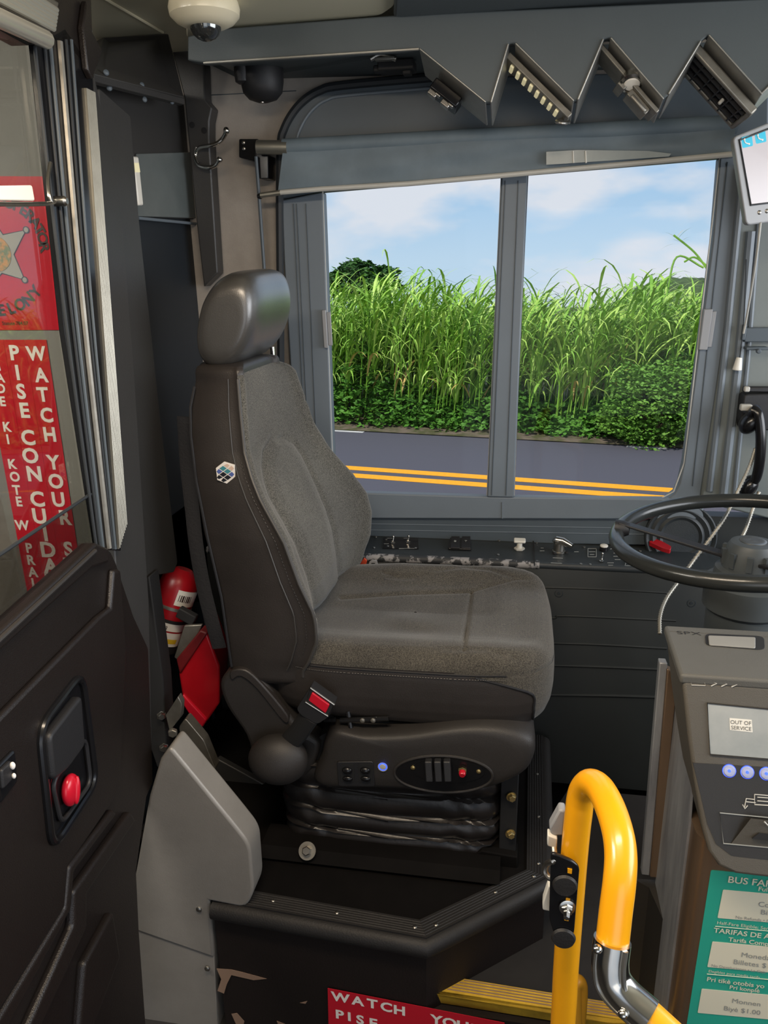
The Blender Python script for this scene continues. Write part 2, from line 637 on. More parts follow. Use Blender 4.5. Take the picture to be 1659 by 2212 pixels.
def inside(Q, poly):
    poly = np.array(poly, float)
    r = np.zeros(len(Q), bool)
    n = len(poly)
    for i in range(n):
        a, b = poly[i], poly[i - 1]
        c = ((a[1] > Q[:, 1]) != (b[1] > Q[:, 1]))
        with np.errstate(divide='ignore', invalid='ignore'):
            xx = (b[0] - a[0]) * (Q[:, 1] - a[1]) / (b[1] - a[1] + 1e-12) + a[0]
        r ^= c & (Q[:, 0] < xx)
    return r

# ================================================================== outside
ZR = -0.4
RL, RR = atz(720, 925, ZR), atz(1480, 965, ZR)
re_ = (RR - RL).normalized()
rn = Vector((-re_.y, re_.x, 0))
def G(s, t, z=0.0):
    return RL + re_ * s + rn * t + Vector((0, 0, z))
mb = MB()
mb.prism([G(-40, -11), G(40, -11), G(40, 0), G(-40, 0)], (0, 0, -.05))
road = mb.build('road', 'asphalt', kind='structure')
yl = (atz(770, 1012, ZR) - RL).dot(rn)
for q in (0.0, -0.27):
    mb = MB()
    mb.prism([G(-40, yl + q - .07, .004), G(40, yl + q - .07, .004), G(40, yl + q + .07, .004), G(-40, yl + q + .07, .004)], (0, 0, -.003))
    mb.build('yellow_line', 'road_yellow', road)
for s0 in (0.05, 3.62):
    mb = MB()
    mb.prism([G(s0, -.18, .004), G(s0 + .42, -.18, .004), G(s0 + .42, -.1, .004), G(s0, -.1, .004)], (0, 0, -.003))
    mb.build('edge_mark', 'road_white', road)
rs = np.random.RandomState(3)
def bank(t0, t1, ns, nt, zf, name, mt):
    A = np.zeros((ns, nt, 3))
    for i in range(ns):
        for j in range(nt):
            s, t = -38 + 76 * i / (ns - 1), t0 + (t1 - t0) * j / (nt - 1)
            A[i, j] = G(s, t, zf(s, t))
    m_ = MB()
    m_.grid(A)
    B = A.copy()
    B[:, :, 2] = ZR - .3
    m_.grid(B)
    return m_.build(name, mt, kind='structure')
bank(-.12, .6, 160, 6, lambda s, t: .012 + .05 * max(0, t) + .012 * sin(9 * s + 3 * t) * max(0, t), 'verge_ground', 'verge_dirt')
bank(.6, 26, 60, 30, lambda s, t: .03, 'field_ground', 'soil')

# rounded hill on the right horizon
A = np.zeros((40, 40, 3))
hc = at(1475, 640, 19)
ht = at(1450, 602, 19).z - ZR
for i in range(40):
    for j in range(40):
        u, v = -1 + 2 * i / 39, -1 + 2 * j / 39
        r2 = u * u + v * v
        A[i, j] = (hc.x + u * 2.3, hc.y + v * 2.3, ZR + ht * max(0, 1 - r2 ** 1.2) + .05 * sin(19 * u + 4) * sin(17 * v) + .03 * sin(37 * u) * sin(31 * v + 1))
mb = MB()
mb.grid(A)
mb.build('hill', 'hill_green', kind='structure')

def blade(m_, base, az, elev, length, width, droop, mt, tw, k=6):
    """one long strap leaf that rises and arches over"""
    d = Vector((cos(az), sin(az), 0))
    side = Vector((-sin(az + tw), cos(az + tw), 0))
    p = Vector(base)
    e = elev
    vs = []
    for i in range(k + 1):
        t = i / k
        w = width * (0.45 + 1.1 * t if t < .5 else 2.0 * (1 - t) + 0.0) * .5
        if i == k:
            vs.append(tuple(p))
            break
        fold = Vector((0, 0, 1)) * w * .35
        vs += [tuple(p - side * w + fold), tuple(p + side * w + fold)]
        p = p + (d * cos(e) + Vector((0, 0, 1)) * sin(e)) * (length / k)
        e -= droop / k * (0.4 + 1.6 * t)
    fs = [(2 * i, 2 * i + 1, 2 * i + 3, 2 * i + 2) for i in range(k - 1)]
    fs.append((2 * (k - 1), 2 * (k - 1) + 1, 2 * k))
    m_.add(vs, fs, mt)
rd = random.Random(11)
g = MB()
def cane(s, t, H, lean=None):
    base = G(s, t, .02)
    la = rd.gauss(0.0, .9) if lean is None else lean
    top = base + Vector((cos(la), sin(la) * .6, 0)) * H * rd.uniform(.02, .18) + Vector((0, 0, H))
    g.tube([base, base.lerp(top, .5) + Vector((0, 0, .01)), top], [.009, .007, .004], 4, 1)
    n = rd.randint(6, 9)
    for q in range(n):
        f = .22 + .78 * (q + rd.random() * .6) / n
        az = rd.gauss(-.15, 1.1) if rd.random() < .68 else rd.uniform(-pi, pi)
        L_ = rd.uniform(.5, .95)
        mt = 0 if rd.random() < .45 else 1
        if f < .45 and rd.random() < .12:
            mt = 2
        blade(g, base.lerp(top, min(1, f)), az, rd.uniform(.9, 1.35), L_, rd.uniform(.026, .044), rd.uniform(1.5, 2.7), mt, rd.uniform(-.5, .5))
for k in range(1700):
    s = rd.uniform(-4.5, 9.5)
    t = .4 + 2.6 * rd.random() ** 1.3
    H = 1.28 - .035 * s + .08 * sin(s * 1.7 + 1) + .08 * sin(s * 4.1) + rd.gauss(0, .11) + .05 * t
    cane(s, t, H)
# a few taller flowering stems against the sky
for px, py in ((830, 545), (880, 570), (1215, 590), (1180, 620), (1275, 590), (1370, 575), (1300, 600), (935, 600), (1015, 610), (1060, 600)):
    tp = at(px, py, 10.6)
    cane((tp - RL).dot(re_) - .15, (tp - RL).dot(rn), tp.z - ZR - .22, 0.2)
for pts in ([(1440, 640), (1462, 555), (1520, 578)], [(1530, 585), (1500, 545), (1455, 508)], [(1528, 575), (1500, 556), (1478, 566)]):
    g.tube(spl(pieces(pts, lambda x, y: at(x, y, 9.7)), 6), .012, 5, 1)
for q in range(9):
    blade(g, at(1462 + q, 512 + q * 2, 9.7), rd.uniform(-.6, .6) + (pi if q % 2 else 0), rd.uniform(-.3, .9), rd.uniform(.12, .25), .012, .8, 2 if q % 3 == 0 else 1, 0)
cg = g.build('cane_grass', ['grass_bright', 'grass_mid', 'grass_dry'], normals=False)
tag(cg, 'tall bright green cane grass growing along the far side of the road', 'grass', kind='stuff')

def leafy(name, n, shape, size, mt, seed, stems=None):
    """many small pointed leaves scattered through the outer layer of a volume"""
    r = np.random.RandomState(seed)
    m_ = MB()
    for i in range(n):
        p, nn = shape(r)
        for k in range(3):
            a = r.uniform(0, 2 * pi)
            d = Vector((cos(a), sin(a), r.uniform(-.5, .5)))
            d.normalize()
            sd = d.cross(Vector((r.normal(), r.normal(), r.normal() + 1.2))).normalized()
            L_ = size * r.uniform(.7, 1.4)
            q = Vector(p)
            m_.add([q, q + d * L_ * .5 + sd * L_ * .3, q + d * L_, q + d * L_ * .5 - sd * L_ * .3], [(0, 1, 2, 3)], 0)
    if stems:
        stems(m_)
    return m_.build(name, mt, normals=False)
def vine_shape(r):
    s = r.uniform(-4.5, 9.5)
    h = .16 + .32 * (sin(s * 1.9 + .6) * .5 + .5) + .55 * (sin(s * 3.1 + 1.2) * .5 + .5) ** 3
    z = h * r.uniform(0.02, 1) 
    t = .12 + .55 * (z / h) ** 1.5 + r.uniform(-.05, .3)
    return G(s, t, z + .03), None
tag(leafy('vine_undergrowth', 9500, vine_shape, .075, 'leaf_dark', 4), 'dark green leafy vines at the foot of the cane grass', 'undergrowth', kind='stuff')

def shrub(name, label, cat, px, py, Y, r, n, leaf, mt, seed, trunk=True):
    c = at(px, py, Y)
    loc = Vector((c.x, c.y, ZR + .02))
    root = thing(name, label, cat, loc)
    H = c.z - ZR
    def shape(rr):
        d = Vector((rr.normal(), rr.normal(), rr.normal())).normalized()
        q = rr.uniform(.55, 1.0) * (1 + .16 * sin(5 * d.x + seed) * sin(6 * d.z))
        return c + Vector((d.x * r[0] * q, d.y * r[1] * q, d.z * r[2] * q)), None
    f = leafy('foliage', n, shape, leaf, mt, seed)
    WL = f.location.copy()
    f.parent = root
    f.location = WL - loc
    m_ = MB()
    rr = random.Random(seed)
    for k in range(5):
        e = c + Vector((rr.uniform(-.6, .6) * r[0], rr.uniform(-.4, .4) * r[1], rr.uniform(0, .7) * r[2]))
        m_.tube(spl([loc + Vector((rr.uniform(-.04, .04), rr.uniform(-.04, .04), 0)), loc.lerp(e, .5) + Vector((0, 0, .05)), e], 5), [.02 * (1 - i / 14) for i in range(11)], 6)
    m_.build('stem', 'bark', root)
shrub('roadside_bush', 'feathery mid green bush at the road edge in front of the cane grass', 'bush', 1415, 880, 9.0, (.62, .5, .55), 4600, .042, 'leaf_bush', 21)
shrub('broadleaf_tree', 'dark green treetop rising behind the cane grass, left end', 'tree', 785, 612, 15, (.75, .7, .42), 1500, .1, 'leaf_tree', 31)

# ================================================================== bus shell
YW = 2.25
def wallpoly(pix, Y, th, name, mt, parent=None, kind=None, bevel=0):
    m_ = MB()
    m_.prism(pieces(pix, lambda x, y: at(x, y, Y)), (0, th, 0))
    return m_.build(name, mt, parent, bevel=bevel, kind=kind)
mb = MB()
mb.span((-2.2, YW, -.16), (-.60, YW + .05, 2.155))
mb.span((-.60, YW, 2.0), (1.7, YW + .05, 2.2))
wl = mb.build('wall_side', 'wall_grey', kind='structure')
mb = MB()
mb.tube([at(446, 206, YW - .001), at(640, 196, YW - .001)], .0012, 6)
mb.build('panel_seam', 'frame_haze_dark', wl)
mb = MB()
mb.span((-.62, YW, -.16), (1.7, YW + .05, .90))
wb = mb.build('wall_lower', 'kick_panel', kind='structure')
mb = MB()
mb.span((-2.2, -1.3, 2.16), (1.7, YW + .05, 2.2))
mb.build('ceiling', 'ceiling_cream', kind='structure')
mb = MB()
mb.span((-2.2, -1.3, -.20), (1.7, YW, -.16))
mb.build('floor', 'floor_dark', kind='structure')
mb = MB()
mb.span((-2.24, -1.3, -.20), (-2.2, YW + .05, 2.2))
mb.build('wall_back', 'barrier_dark', kind='structure')
mb = MB()
mb.span((-2.2, -1.34, -.20), (-.4, -1.3, 2.2))
mb.span((-.4, -1.34, 1.95), (1.7, -1.3, 2.2))
mb.build('wall_entrance', 'partition_grey', kind='structure')
# dashboard bulkhead under the windscreen, out at the front of the bus
mb = MB()
mb.span((1.7, -1.3, -.20), (1.75, YW + .05, .95))
mb.span((1.7, -1.3, 2.0), (1.75, YW + .05, 2.2))
mb.build('wall_front', 'kick_panel', kind='structure')
# right hand corner pillar with its grooves
mb = MB()
mb.span((.44, YW - .03, .80), (1.7, YW + .05, 2.2))
mb2 = MB()
PIL = [(1600, 345), (1592, 520), (1560, 760), (1512, 1085), (1700, 1130), (1700, 300)]
mb2.prism(pieces(PIL, lambda x, y: at(x, y, 2.215)), (0, .08, 0))
pl = mb2.build('trim_1', 'pillar_grey', kind='structure', bevel=.006)
for x0, y0, x1, y1, w in ((1622, 500, 1560, 1085, .012), (1640, 470, 1585, 1085, .006), (1606, 360, 1532, 1060, .009)):
    m_ = MB()
    m_.tube([at(x0, y0, 2.213), at((x0 + x1) / 2 + 3, (y0 + y1) / 2, 2.213), at(x1, y1, 2.213)], w, 8)
    m_.build('pillar_bead', 'frame_haze_grey', pl)

# ------------------------------------------------------------------ driver's side window
win = bpy.data.objects.new('window_1', None)
COL.objects.link(win)
win.location = at(1080, 1100, YW)
WLOC[win] = Vector(win.location)
win['kind'] = 'structure'
YF = 2.222
def fr(pix, name, mt, Y=YF, th=.045, bevel=.004):
    return wallpoly(pix, Y, th, name, mt, win, bevel=bevel)
fr([(608, 430), (608, 310), (614, 282), (630, 250), (654, 222), (688, 200), (740, 188), (960, 168), (1660, 150), (1660, 330), (1555, 340), (697, 413)], 'top_panel', 'frame_haze_dark', th=.06)
fr([(608, 432), (697, 415), (708, 700), (721, 1063), (723, 1130), (646, 1130), (640, 1000), (626, 774), (613, 560)], 'jamb', 'frame_haze_grey')
fr([(1555, 340), (1601, 338), (1592, 520), (1560, 760), (1512, 1085), (1440, 1079), (1458, 1066), (1468, 1045), (1478, 1000), (1540, 520)], 'jamb', 'frame_haze_grey')
fr([(1083, 381), (1140, 376), (1126, 700), (1110, 1075), (1052, 1074), (1068, 700)], 'mullion', 'frame_haze_grey', Y=2.205, th=.055)
fr([(640, 1064), (721, 1063), (1052, 1073), (1110, 1074), (1440, 1078), (1520, 1084), (1520, 1122), (640, 1120)], 'sill', 'frame_haze_grey', Y=2.21, th=.03)
for (x0, y0, x1, y1) in ((634, 440, 664, 1060), (641, 440, 671, 1060), (661, 440, 688, 1060), (1092, 390, 1062, 1070), (1120, 390, 1093, 1070), (1572, 350, 1496, 1050)):
    m_ = MB()
    yy = 2.204 if 1050 < x0 < 1150 else 2.221
    m_.tube([at(x0, y0, yy), at((x0 + x1) / 2, (y0 + y1) / 2, yy), at(x1, y1, yy)], .0016, 6)
    m_.build('frame_bead', 'frame_haze_dark', win)
m_ = MB()
m_.tube(spl(pieces([(608, 1000), (606, 700), (604, 430), (606, 312), (613, 280), (630, 247), (655, 218), (690, 196), (742, 184), (960, 165)], lambda x, y: at(x, y, YF - .002)), 6), .011, 8)
m_.build('rubber_gasket', 'gasket', win)
m_ = MB()
m_.tube(spl(pieces([(640, 305), (646, 284), (660, 256), (680, 232), (705, 216), (750, 206), (960, 188)], lambda x, y: at(x, y, YF - .002)), 6), .004, 8)
m_.build('frame_bead', 'frame_haze_grey', win)
for pix in ([(697, 413), (1083, 382), (1052, 1074), (721, 1063)], [(1140, 376), (1555, 339), (1478, 1000), (1455, 1062), (1425, 1078), (1110, 1075)]):
    m_ = MB()
    m_.prism(pieces(pix, lambda x, y: at(x, y, 2.252)), (0, .005, 0))
    m_.build('pane', 'window_glass', win)
    m_ = MB()
    m_.tube(pieces([(x, y) for x, y in pix], lambda x, y: at(x, y, 2.226)), .0022, 6, closed=True)
    m_.build('pane_edge', 'light_plastic', win)
for pix, hw in (([(699, 670), (704, 752)], .006), ([(1531, 668), (1519, 756)], .011)):
    m_ = MB()
    a, b = at(*pix[0], 2.208), at(*pix[1], 2.208)
    m_.prism([a - V(hw, 0, 0), a + V(hw, 0, 0), b + V(hw, 0, 0), b - V(hw, 0, 0)], (0, .014, 0))
    m_.prism([a + V(hw, 0.008, -.006), a + V(hw + .012, .008, -.006), b + V(hw + .012, .008, .006), b + V(hw, .008, .006)], (0, .006, 0))
    m_.build('sash_latch', 'grey_plastic', win, bevel=.002)
# strip between the sill and the console
wallpoly([(640, 1118), (1520, 1120), (1520, 1180), (640, 1165)], 2.225, .03, 'trim_2', 'frame_haze_dark', kind='structure', bevel=.003)
m_ = MB()
for y0 in (1133, 1146):
    m_.tube([at(700, y0 - 3, 2.224), at(1500, y0 + 10, 2.224)], .0015, 6)
m_.tube([at(1085, 1085, 2.209), at(1085, 1120, 2.209)], .002, 6)
m_.build('trim_3', 'frame_haze_grey', kind='structure')

# ------------------------------------------------------------------ header over the window with its saw-tooth lamp pockets
YH = 1.9
LOW = [(440, 136), (905, 106), (1048, 222), (1062, 222), (1100, 94), (1112, 94), (1238, 219), (1250, 216), (1305, 84), (1318, 82), (1432, 215), (1446, 204), (1516, 88), (1530, 76), (1645, 205), (1700, 150)]
hd = thing('header_panel', 'dark grey header panel over the window with saw-tooth lower edge', 'panel', at(900, 220, YH))
m_ = MB()
m_.prism(pieces([(405, 78), (470, 62), (860, 32), (1700, -5)] + LOW[::-1] + [(405, 130)], lambda x, y: at(x, y, YH)), (0, .03, 0))
m_.build('fascia', 'header_paint', hd, bevel=.003)
m_ = MB()
m_.prism(pieces([(850, 38), (1720, -2), (1720, -260), (870, -260)], lambda x, y: atz(x, y, 2.125)), (0, 0, .03))
m_.build('top_cover', 'header_paint', hd, bevel=.006)
m_ = MB()
fp = pieces(LOW, lambda x, y: at(x, y, YH - .004))
m_.prism([fp[0] + V(0, .035, .004), fp[1] + V(0, .035, .004), at(950, 160, YW - .01), at(520, 172, YW - .01), at(452, 139, YW - .01)], (0, 0, .012))
m_.build('soffit', 'header_paint', hd)
for i in range(1, len(fp) - 1):
    a, b = fp[i], fp[i + 1]
    d = (b - a)
    nn = Vector((-d.z, 0, d.x)).normalized() * .004
    bk = V(0, .11, -.03)
    if d.length > .02:
        s_ = MB()
        s_.prism([a, b, b + bk, a + bk], nn)
        s_.build('pocket_lip', 'lip_metal', hd, bevel=.0015)
m_ = MB()
m_.tube(fp[0:2], .003, 6)
m_.build('edge_bead', 'lip_metal', hd)
wallpoly([(940, 152), (1700, 138), (1700, 88), (905, 104)], 2.2, .03, 'back_plate', 'header_paint', hd)

def seg_frame(i, t, depth=.07, drop=.006):
    a, b = Vector(fp[i]), Vector(fp[i + 1])
    x = (b - a).normalized()
    z = Vector((-x.z, 0, x.x))
    if z.z < 0:
        z = -z
    y = Vector((0, .11, -.03))
    y = (y - x * y.dot(x)).normalized()
    z = x.cross(y)
    if z.z < 0:
        z = -z
    R = Matrix((x, y, z)).transposed()
    return a.lerp(b, t) + y * depth - z * drop, R, x, y, z
# black clip and whitish catch under the flat part
c = at(830, 126, 2.0)
t = thing('catch_bracket', 'small metal catch with a black block under the flat header', 'bracket', at(850, 150, 2.0))
m_ = MB()
m_.tube(spl(pieces([(800, 128), (820, 118), (840, 122), (856, 128)], lambda x, y: at(x, y, 1.97)), 5), .006, 8)
m_.box(at(832, 128, 1.97), (.045, .02, .006))
m_.build('catch', 'steel', t, bevel=.001)
m_ = MB()
m_.box(at(858, 145, 2.03), (.085, .06, .022))
m_.box(at(822, 150, 2.02), (.03, .03, .014))
m_.box(at(880, 155, 2.03), (.02, .03, .016))
m_.build('block', 'matte_black', t, bevel=.003)
# sensor in the first pocket
c, R, x, y, z = seg_frame(1, .5, .075, .004)
t = thing('switch_module', 'black switch module with silver tabs in the first header pocket', 'switch', c - V(0, 0, .04))
m_ = MB()
m_.box(c - z * .014, (.075, .05, .026), R)
m_.build('body', 'gloss_black', t, bevel=.003)
for q in (-.025, .012):
    m_ = MB()
    m_.box(c - z * .032 + x * q - y * .01, (.022, .02, .012), R)
    m_.box(c - z * .028 + x * (q + .012) - y * .016, (.014, .012, .006), R)
    m_.build('tab', 'steel', t, bevel=.002)
# led strip lamp
c, R, x, y, z = seg_frame(5, .53, .06, .004)
t = thing('led_strip_lamp', 'strip lamp with a row of yellowish segments in the second header pocket', 'lamp', c - V(0, 0, .05))
m_ = MB()
m_.box(c - z * .008, (.19, .05, .014), R)
m_.build('tray', 'dull_steel', t, bevel=.002)
for q in range(8):
    m_ = MB()
    m_.box(c - z * .016 + x * (-.072 + q * .0195), (.0085, .032, .006), R)
    m_.build('led_segment', 'lamp_glow', t, bevel=.001)
m_ = MB()
m_.tube(spl([c - z * .016 + x * .085, c - z * .035 + x * .08 - y * .02, c - z * .03 + x * .096 - y * .03, c - z * .01 + x * .1], 5), .004, 8)
m_.build('wire_clip', 'steel', t)
# round spot lamp
c, R, x, y, z = seg_frame(9, .5, .06, .004)
t = thing('spot_lamp', 'round reading lamp on a metal bracket in the third header pocket', 'lamp', c - V(0, 0, .05))
m_ = MB()
m_.box(c - z * .006, (.19, .06, .01), R)
m_.box(c - z * .018 + x * .05, (.06, .04, .016), R)
m_.box(c - z * .018 + x * .0, (.02, .05, .02), R)
m_.tube([c - z * .026 + x * .03 - y * .03, c - z * .026 + x * .075 - y * .03], .006, 8)
m_.build('bracket', 'dull_steel', t, bevel=.002)
lc = at(1365, 178, 1.93)
m_ = MB()
m_.lathe(lc + V(0, .0, .0), (-.05, -.55, -.8), [(-.025, .012), (-.012, .024), (.004, .026), (.007, .021), (.006, .02)], 28)
m_.build('bezel', 'chrome', t)
m_ = MB()
m_.lathe(lc, (-.05, -.55, -.8), [(.003, .02), (.008, .015), (.01, .002)], 24)
m_.build('lens', 'lamp_white', t)
# air vent
c, R, x, y, z = seg_frame(13, .5, .075, .004)
t = thing('air_vent', 'black louvred air vent in the last header pocket', 'vent', c - V(0, 0, .05))
m_ = MB()
m_.box(c - z * .010 - y * .035, (.2, .012, .02), R)
m_.box(c - z * .010 + y * .055, (.2, .012, .02), R)
m_.box(c - z * .010 + x * .095 + y * .01, (.012, .09, .02), R)
m_.box(c - z * .010 - x * .095 + y * .01, (.012, .09, .02), R)
m_.build('frame', 'dull_steel', t, bevel=.004)
m_ = MB()
m_.box(c - z * .003 + y * .01, (.185, .08, .004), R)
m_.build('back_plate', 'matte_black', t)
m_ = MB()
for q in range(6):
    m_.box(c - z * .014 + x * (-.075 + q * .03) + y * .01, (.003, .08, .014), R)
for q in (-.018, .006, .03):
    m_.box(c - z * .018 + y * q, (.175, .003, .008), R)
m_.build('louvres', 'black_plastic', t)
m_ = MB()
m_.lathe(c - z * .02 + x * .035, -z, [(0, .004), (.01, .004), (.012, .003)], 10)
m_.build('tab', 'light_plastic', t)

# ------------------------------------------------------------------ ceiling panel, cameras
m_ = MB()
m_.prism(rnd_poly(pieces([(404, 82), (470, 64), (820, 34), (852, 12), (858, -160), (400, -160)], lambda x, y: atz(x, y, 2.135)), .02), (0, 0, .024))
o = m_.build('ceiling_cover', 'cover_cream', bevel=.008, seg=3)
tag(o, 'cream ceiling cover with rounded corner beside the dark header', 'cover')
m_ = MB()
m_.tube([atz(225, -4, 2.158), atz(352, 70, 2.158)], .003, 6)
m_.build('trim_4', 'cover_cream', kind='structure')
dc = atz(440, 5, 2.135)
t = thing('dome_camera', 'cream dome security camera with clear bubble on the ceiling', 'camera', dc - V(0, 0, .075))
m_ = MB()
m_.lathe(dc, (0, 0, -1), [(0, .070), (.012, .073), (.025, .071), (.036, .060), (.043, .045), (.045, .033)], 40)
m_.build('housing', 'dome_cream', t)
m_ = MB()
m_.lathe(dc, (0, 0, -1), [(.042, .032), (.05, .031), (.058, .027), (.066, .018), (.070, .008), (.071, .0015)], 32)
m_.build('bubble', 'smoke_dome', t)
bc = at(566, 172, 2.12)
t = thing('buzzer_dome', 'round black buzzer dome with brass fitting under the header', 'camera', bc - V(0, 0, .06))
m_ = MB()
m_.lathe(bc + V(0, 0, .045), (0, 0, -1), [(0, .05), (.02, .055), (.05, .055), (.075, .05), (.09, .036), (.097, .015), (.098, .002)], 32)
m_.lathe(bc + V(-.04, -.035, .04), (0, 0, -1), [(0, .018), (.03, .02), (.05, .018), (.055, .01)], 16)
m_.build('housing', 'black_plastic', t)
m_ = MB()
m_.lathe(bc + V(-.04, -.035, .075), (0, 0, -1), [(0, .011), (.02, .011), (.022, .017), (.035, .017)], 16)
m_.build('fitting', 'brass', t)
m_ = MB()
m_.screw(bc + V(0, -.01, -.053), (0, 0, -1), .005)
m_.build('screw', 'steel', t)

# ------------------------------------------------------------------ roller shade
t = thing('roller_shade', 'roller shade tinted grey with lens haze, pulled part way down over the window', 'shade', at(1080, 400, 2.16))
m_ = MB()
m_.tube([at(556, 318, 2.16), at(622, 319, 2.16)], .018, 20)
m_.build('tube', 'aluminium', t)
m_ = MB()
m_.tube([at(612, 318, 2.165), at(1592, 268, 2.165)], .021, 20)
m_.build('rolled_fabric', 'shade_fabric_hazed', t)
nu, nv = 60, 14
A = np.zeros((nu, nv, 3))
for i in range(nu):
    for j in range(nv):
        u, v = i / (nu - 1), j / (nv - 1)
        xt, yt = 612 + 978 * u, 316 - 48 * u
        xb, yb = 600 + 982 * u, 418 - 84 * u
        p = at(xt + (xb - xt) * v, yt + (yb - yt) * v, 2.148 + .006 * v + .004 * sin(9 * u + 5 * v) * sin(pi * v) + .0025 * sin(31 * u - 6 * v) * v)
        A[i, j] = p
m_ = MB()
m_.grid(A)
B = A.copy()
B[:, :, 1] += .0015
m_.grid(B)
m_.build('fabric', 'shade_fabric_hazed', t, normals=False)
bar = [at(x, y, 2.15) for x, y in ((602, 416), (697, 408), (880, 397), (1085, 379), (1180, 370), (1380, 352), (1582, 333))]
m_ = MB()
m_.tube(bar, .0065, 10)
m_.build('bottom_bar', 'light_plastic', t)
m_ = MB()
m_.tube([at(563, 422, 2.15), at(606, 416, 2.15)], .007, 10)
m_.build('bar_end', 'aluminium', t)
m_ = MB()
m_.prism(pieces([(1180, 328), (1250, 324), (1400, 326), (1450, 332), (1445, 338), (1330, 346), (1180, 356)], lambda x, y: at(x, y, 2.138)), (0, .002, 0))
m_.build('clear_strip', 'clear_film', t)
m_ = MB()
for x0 in (1238, 1265):
    m_ = MB()
    m_.tube([at(x0, 326, 2.137), at(x0 + 1, 352, 2.137)], .002, 6)
    m_.build('strip_seam', 'white_plastic', t)
t2 = thing('shade_bracket', 'black wall bracket with a thin guide rod beside the roller shade', 'bracket', at(568, 580, 2.2))
m_ = MB()
m_.prism(rnd_poly(pieces([(516, 300), (558, 300), (556, 350), (516, 340)], lambda x, y: at(x, y, 2.19)), .004), (0, .06, 0))
m_.prism(rnd_poly(pieces([(548, 304), (561, 304), (561, 332), (579, 334), (579, 386), (560, 386), (550, 340)], lambda x, y: at(x, y, 2.18)), .003), (0, .07, 0))
m_.build('plate', 'gloss_black', t2, bevel=.002)
for sx, sy in ((526, 308), (527, 321)):
    m_ = MB()
    m_.screw(at(sx, sy, 2.19), (0, -1, 0), .005)
    m_.build('screw', 'steel', t2)
m_ = MB()
m_.tube([at(553, 338, 2.17), at(560, 430, 2.175), at(572, 600, 2.18), at(574, 660, 2.18)], .0048, 10)
m_.build('guide_rod', 'frame_haze_dark', t2)
m_ = MB()
m_.lathe(at(561, 424, 2.175), (1, 0, 0), [(-.006, .006), (.0, .009), (.006, .006)], 10)
m_.build('rod_collar', 'gloss_black', t2)

# ------------------------------------------------------------------ rear barrier: sheets, bulkhead and post
bar_ = thing('rear_barrier', 'dark grey sheet metal barrier behind the driver seat', 'partition', V(-.93, 1.9, -.16))
XB = -.95
m_ = MB()
m_.prism(pieces([(250, 440), (440, 470), (448, 1300), (330, 1300)], lambda x, y: atx(x, y, XB)), (-.02, 0, 0))
m_.span((XB - .02, 1.5, -.16), (XB, 2.24, .95))
m_.build('lower_sheet', 'barrier_dark', bar_)
m_ = MB()
m_.prism(pieces([(190, 150), (400, 205), (432, 300), (432, 474), (290, 468), (200, 520)], lambda x, y: atx(x, y, XB + .012)), (-.02, 0, 0))
m_.build('upper_sheet', 'barrier_paint', bar_, bevel=.003)
m_ = MB()
m_.prism(pieces([(296, 332), (424, 328), (431, 472), (296, 467)], lambda x, y: atx(x, y, XB + .018)), (-.006, 0, 0))
m_.build('gloss_plate', 'gloss_plate', bar_, bevel=.002)
m_ = MB()
m_.tube([atx(298, 471, XB + .016), atx(430, 484, XB + .016)], .004, 8)
m_.build('bead', 'frame_haze_grey', bar_)
m_ = MB()
q = [atz(222, 82, 2.158), atz(364, 72, 2.158), at(398, 212, 2.02), at(203, 160, 1.56)]
m_.prism(q, V(-.03, .02, 0.0))
m_.build('bulkhead_cover', 'barrier_paint', bar_, bevel=.003)
m_ = MB()
q = [at(203, 160, 1.56), at(398, 212, 2.02), at(400, 226, 2.02), at(203, 176, 1.56)]
m_.prism(q, V(-.02, .012, 0.0))
m_.build('bulkhead_flange', 'barrier_paint', bar_, bevel=.002)
for sx, sy, yy in ((229, 157, 1.63), (236, 190, 1.65), (306, 184, 1.8), (312, 215, 1.82), (371, 220, 1.97)):
    m_ = MB()
    m_.screw(at(sx, sy, yy - .01), (.8, -.6, 0), .006)
    m_.build('rivet', 'frame_haze_dark', bar_)
m_ = MB()
m_.prism(pieces([(362, 74), (408, 72), (440, 136), (443, 215), (458, 232), (452, 262), (452, 300), (470, 590), (440, 620), (424, 480), (398, 212)], lambda x, y: at(x, y, 2.19)), (0, .05, 0))
m_.build('corner_post', 'barrier_paint', bar_, bevel=.004)
for sx, sy in ((415, 270), (441, 282)):
    m_ = MB()
    m_.lathe(at(sx, sy, 2.19), (0, -1, 0), [(-.004, .008), (.001, .008), (.0012, .005)], 14)
    m_.build('plug', 'matte_black', bar_)
m_ = MB()
m_.prism(pieces([(288, 338), (300, 338), (311, 444), (300, 444)], lambda x, y: atx(x, y, XB + .05)), (-.045, 0, 0))
o = m_.build('white_block', 'lamp_white', bevel=.004)  # plain white block, with a small emissive inset below
m_ = MB()
m_.prism(pieces([(290, 352), (300, 352), (303, 372), (292, 372)], lambda x, y: atx(x, y, XB + .0515)), (-.004, 0, 0))
m_.build('glowing_inset', 'lamp_glow', o)
tag(o, 'small white block with a glowing inset on the upper sheet of the barrier', 'lamp')
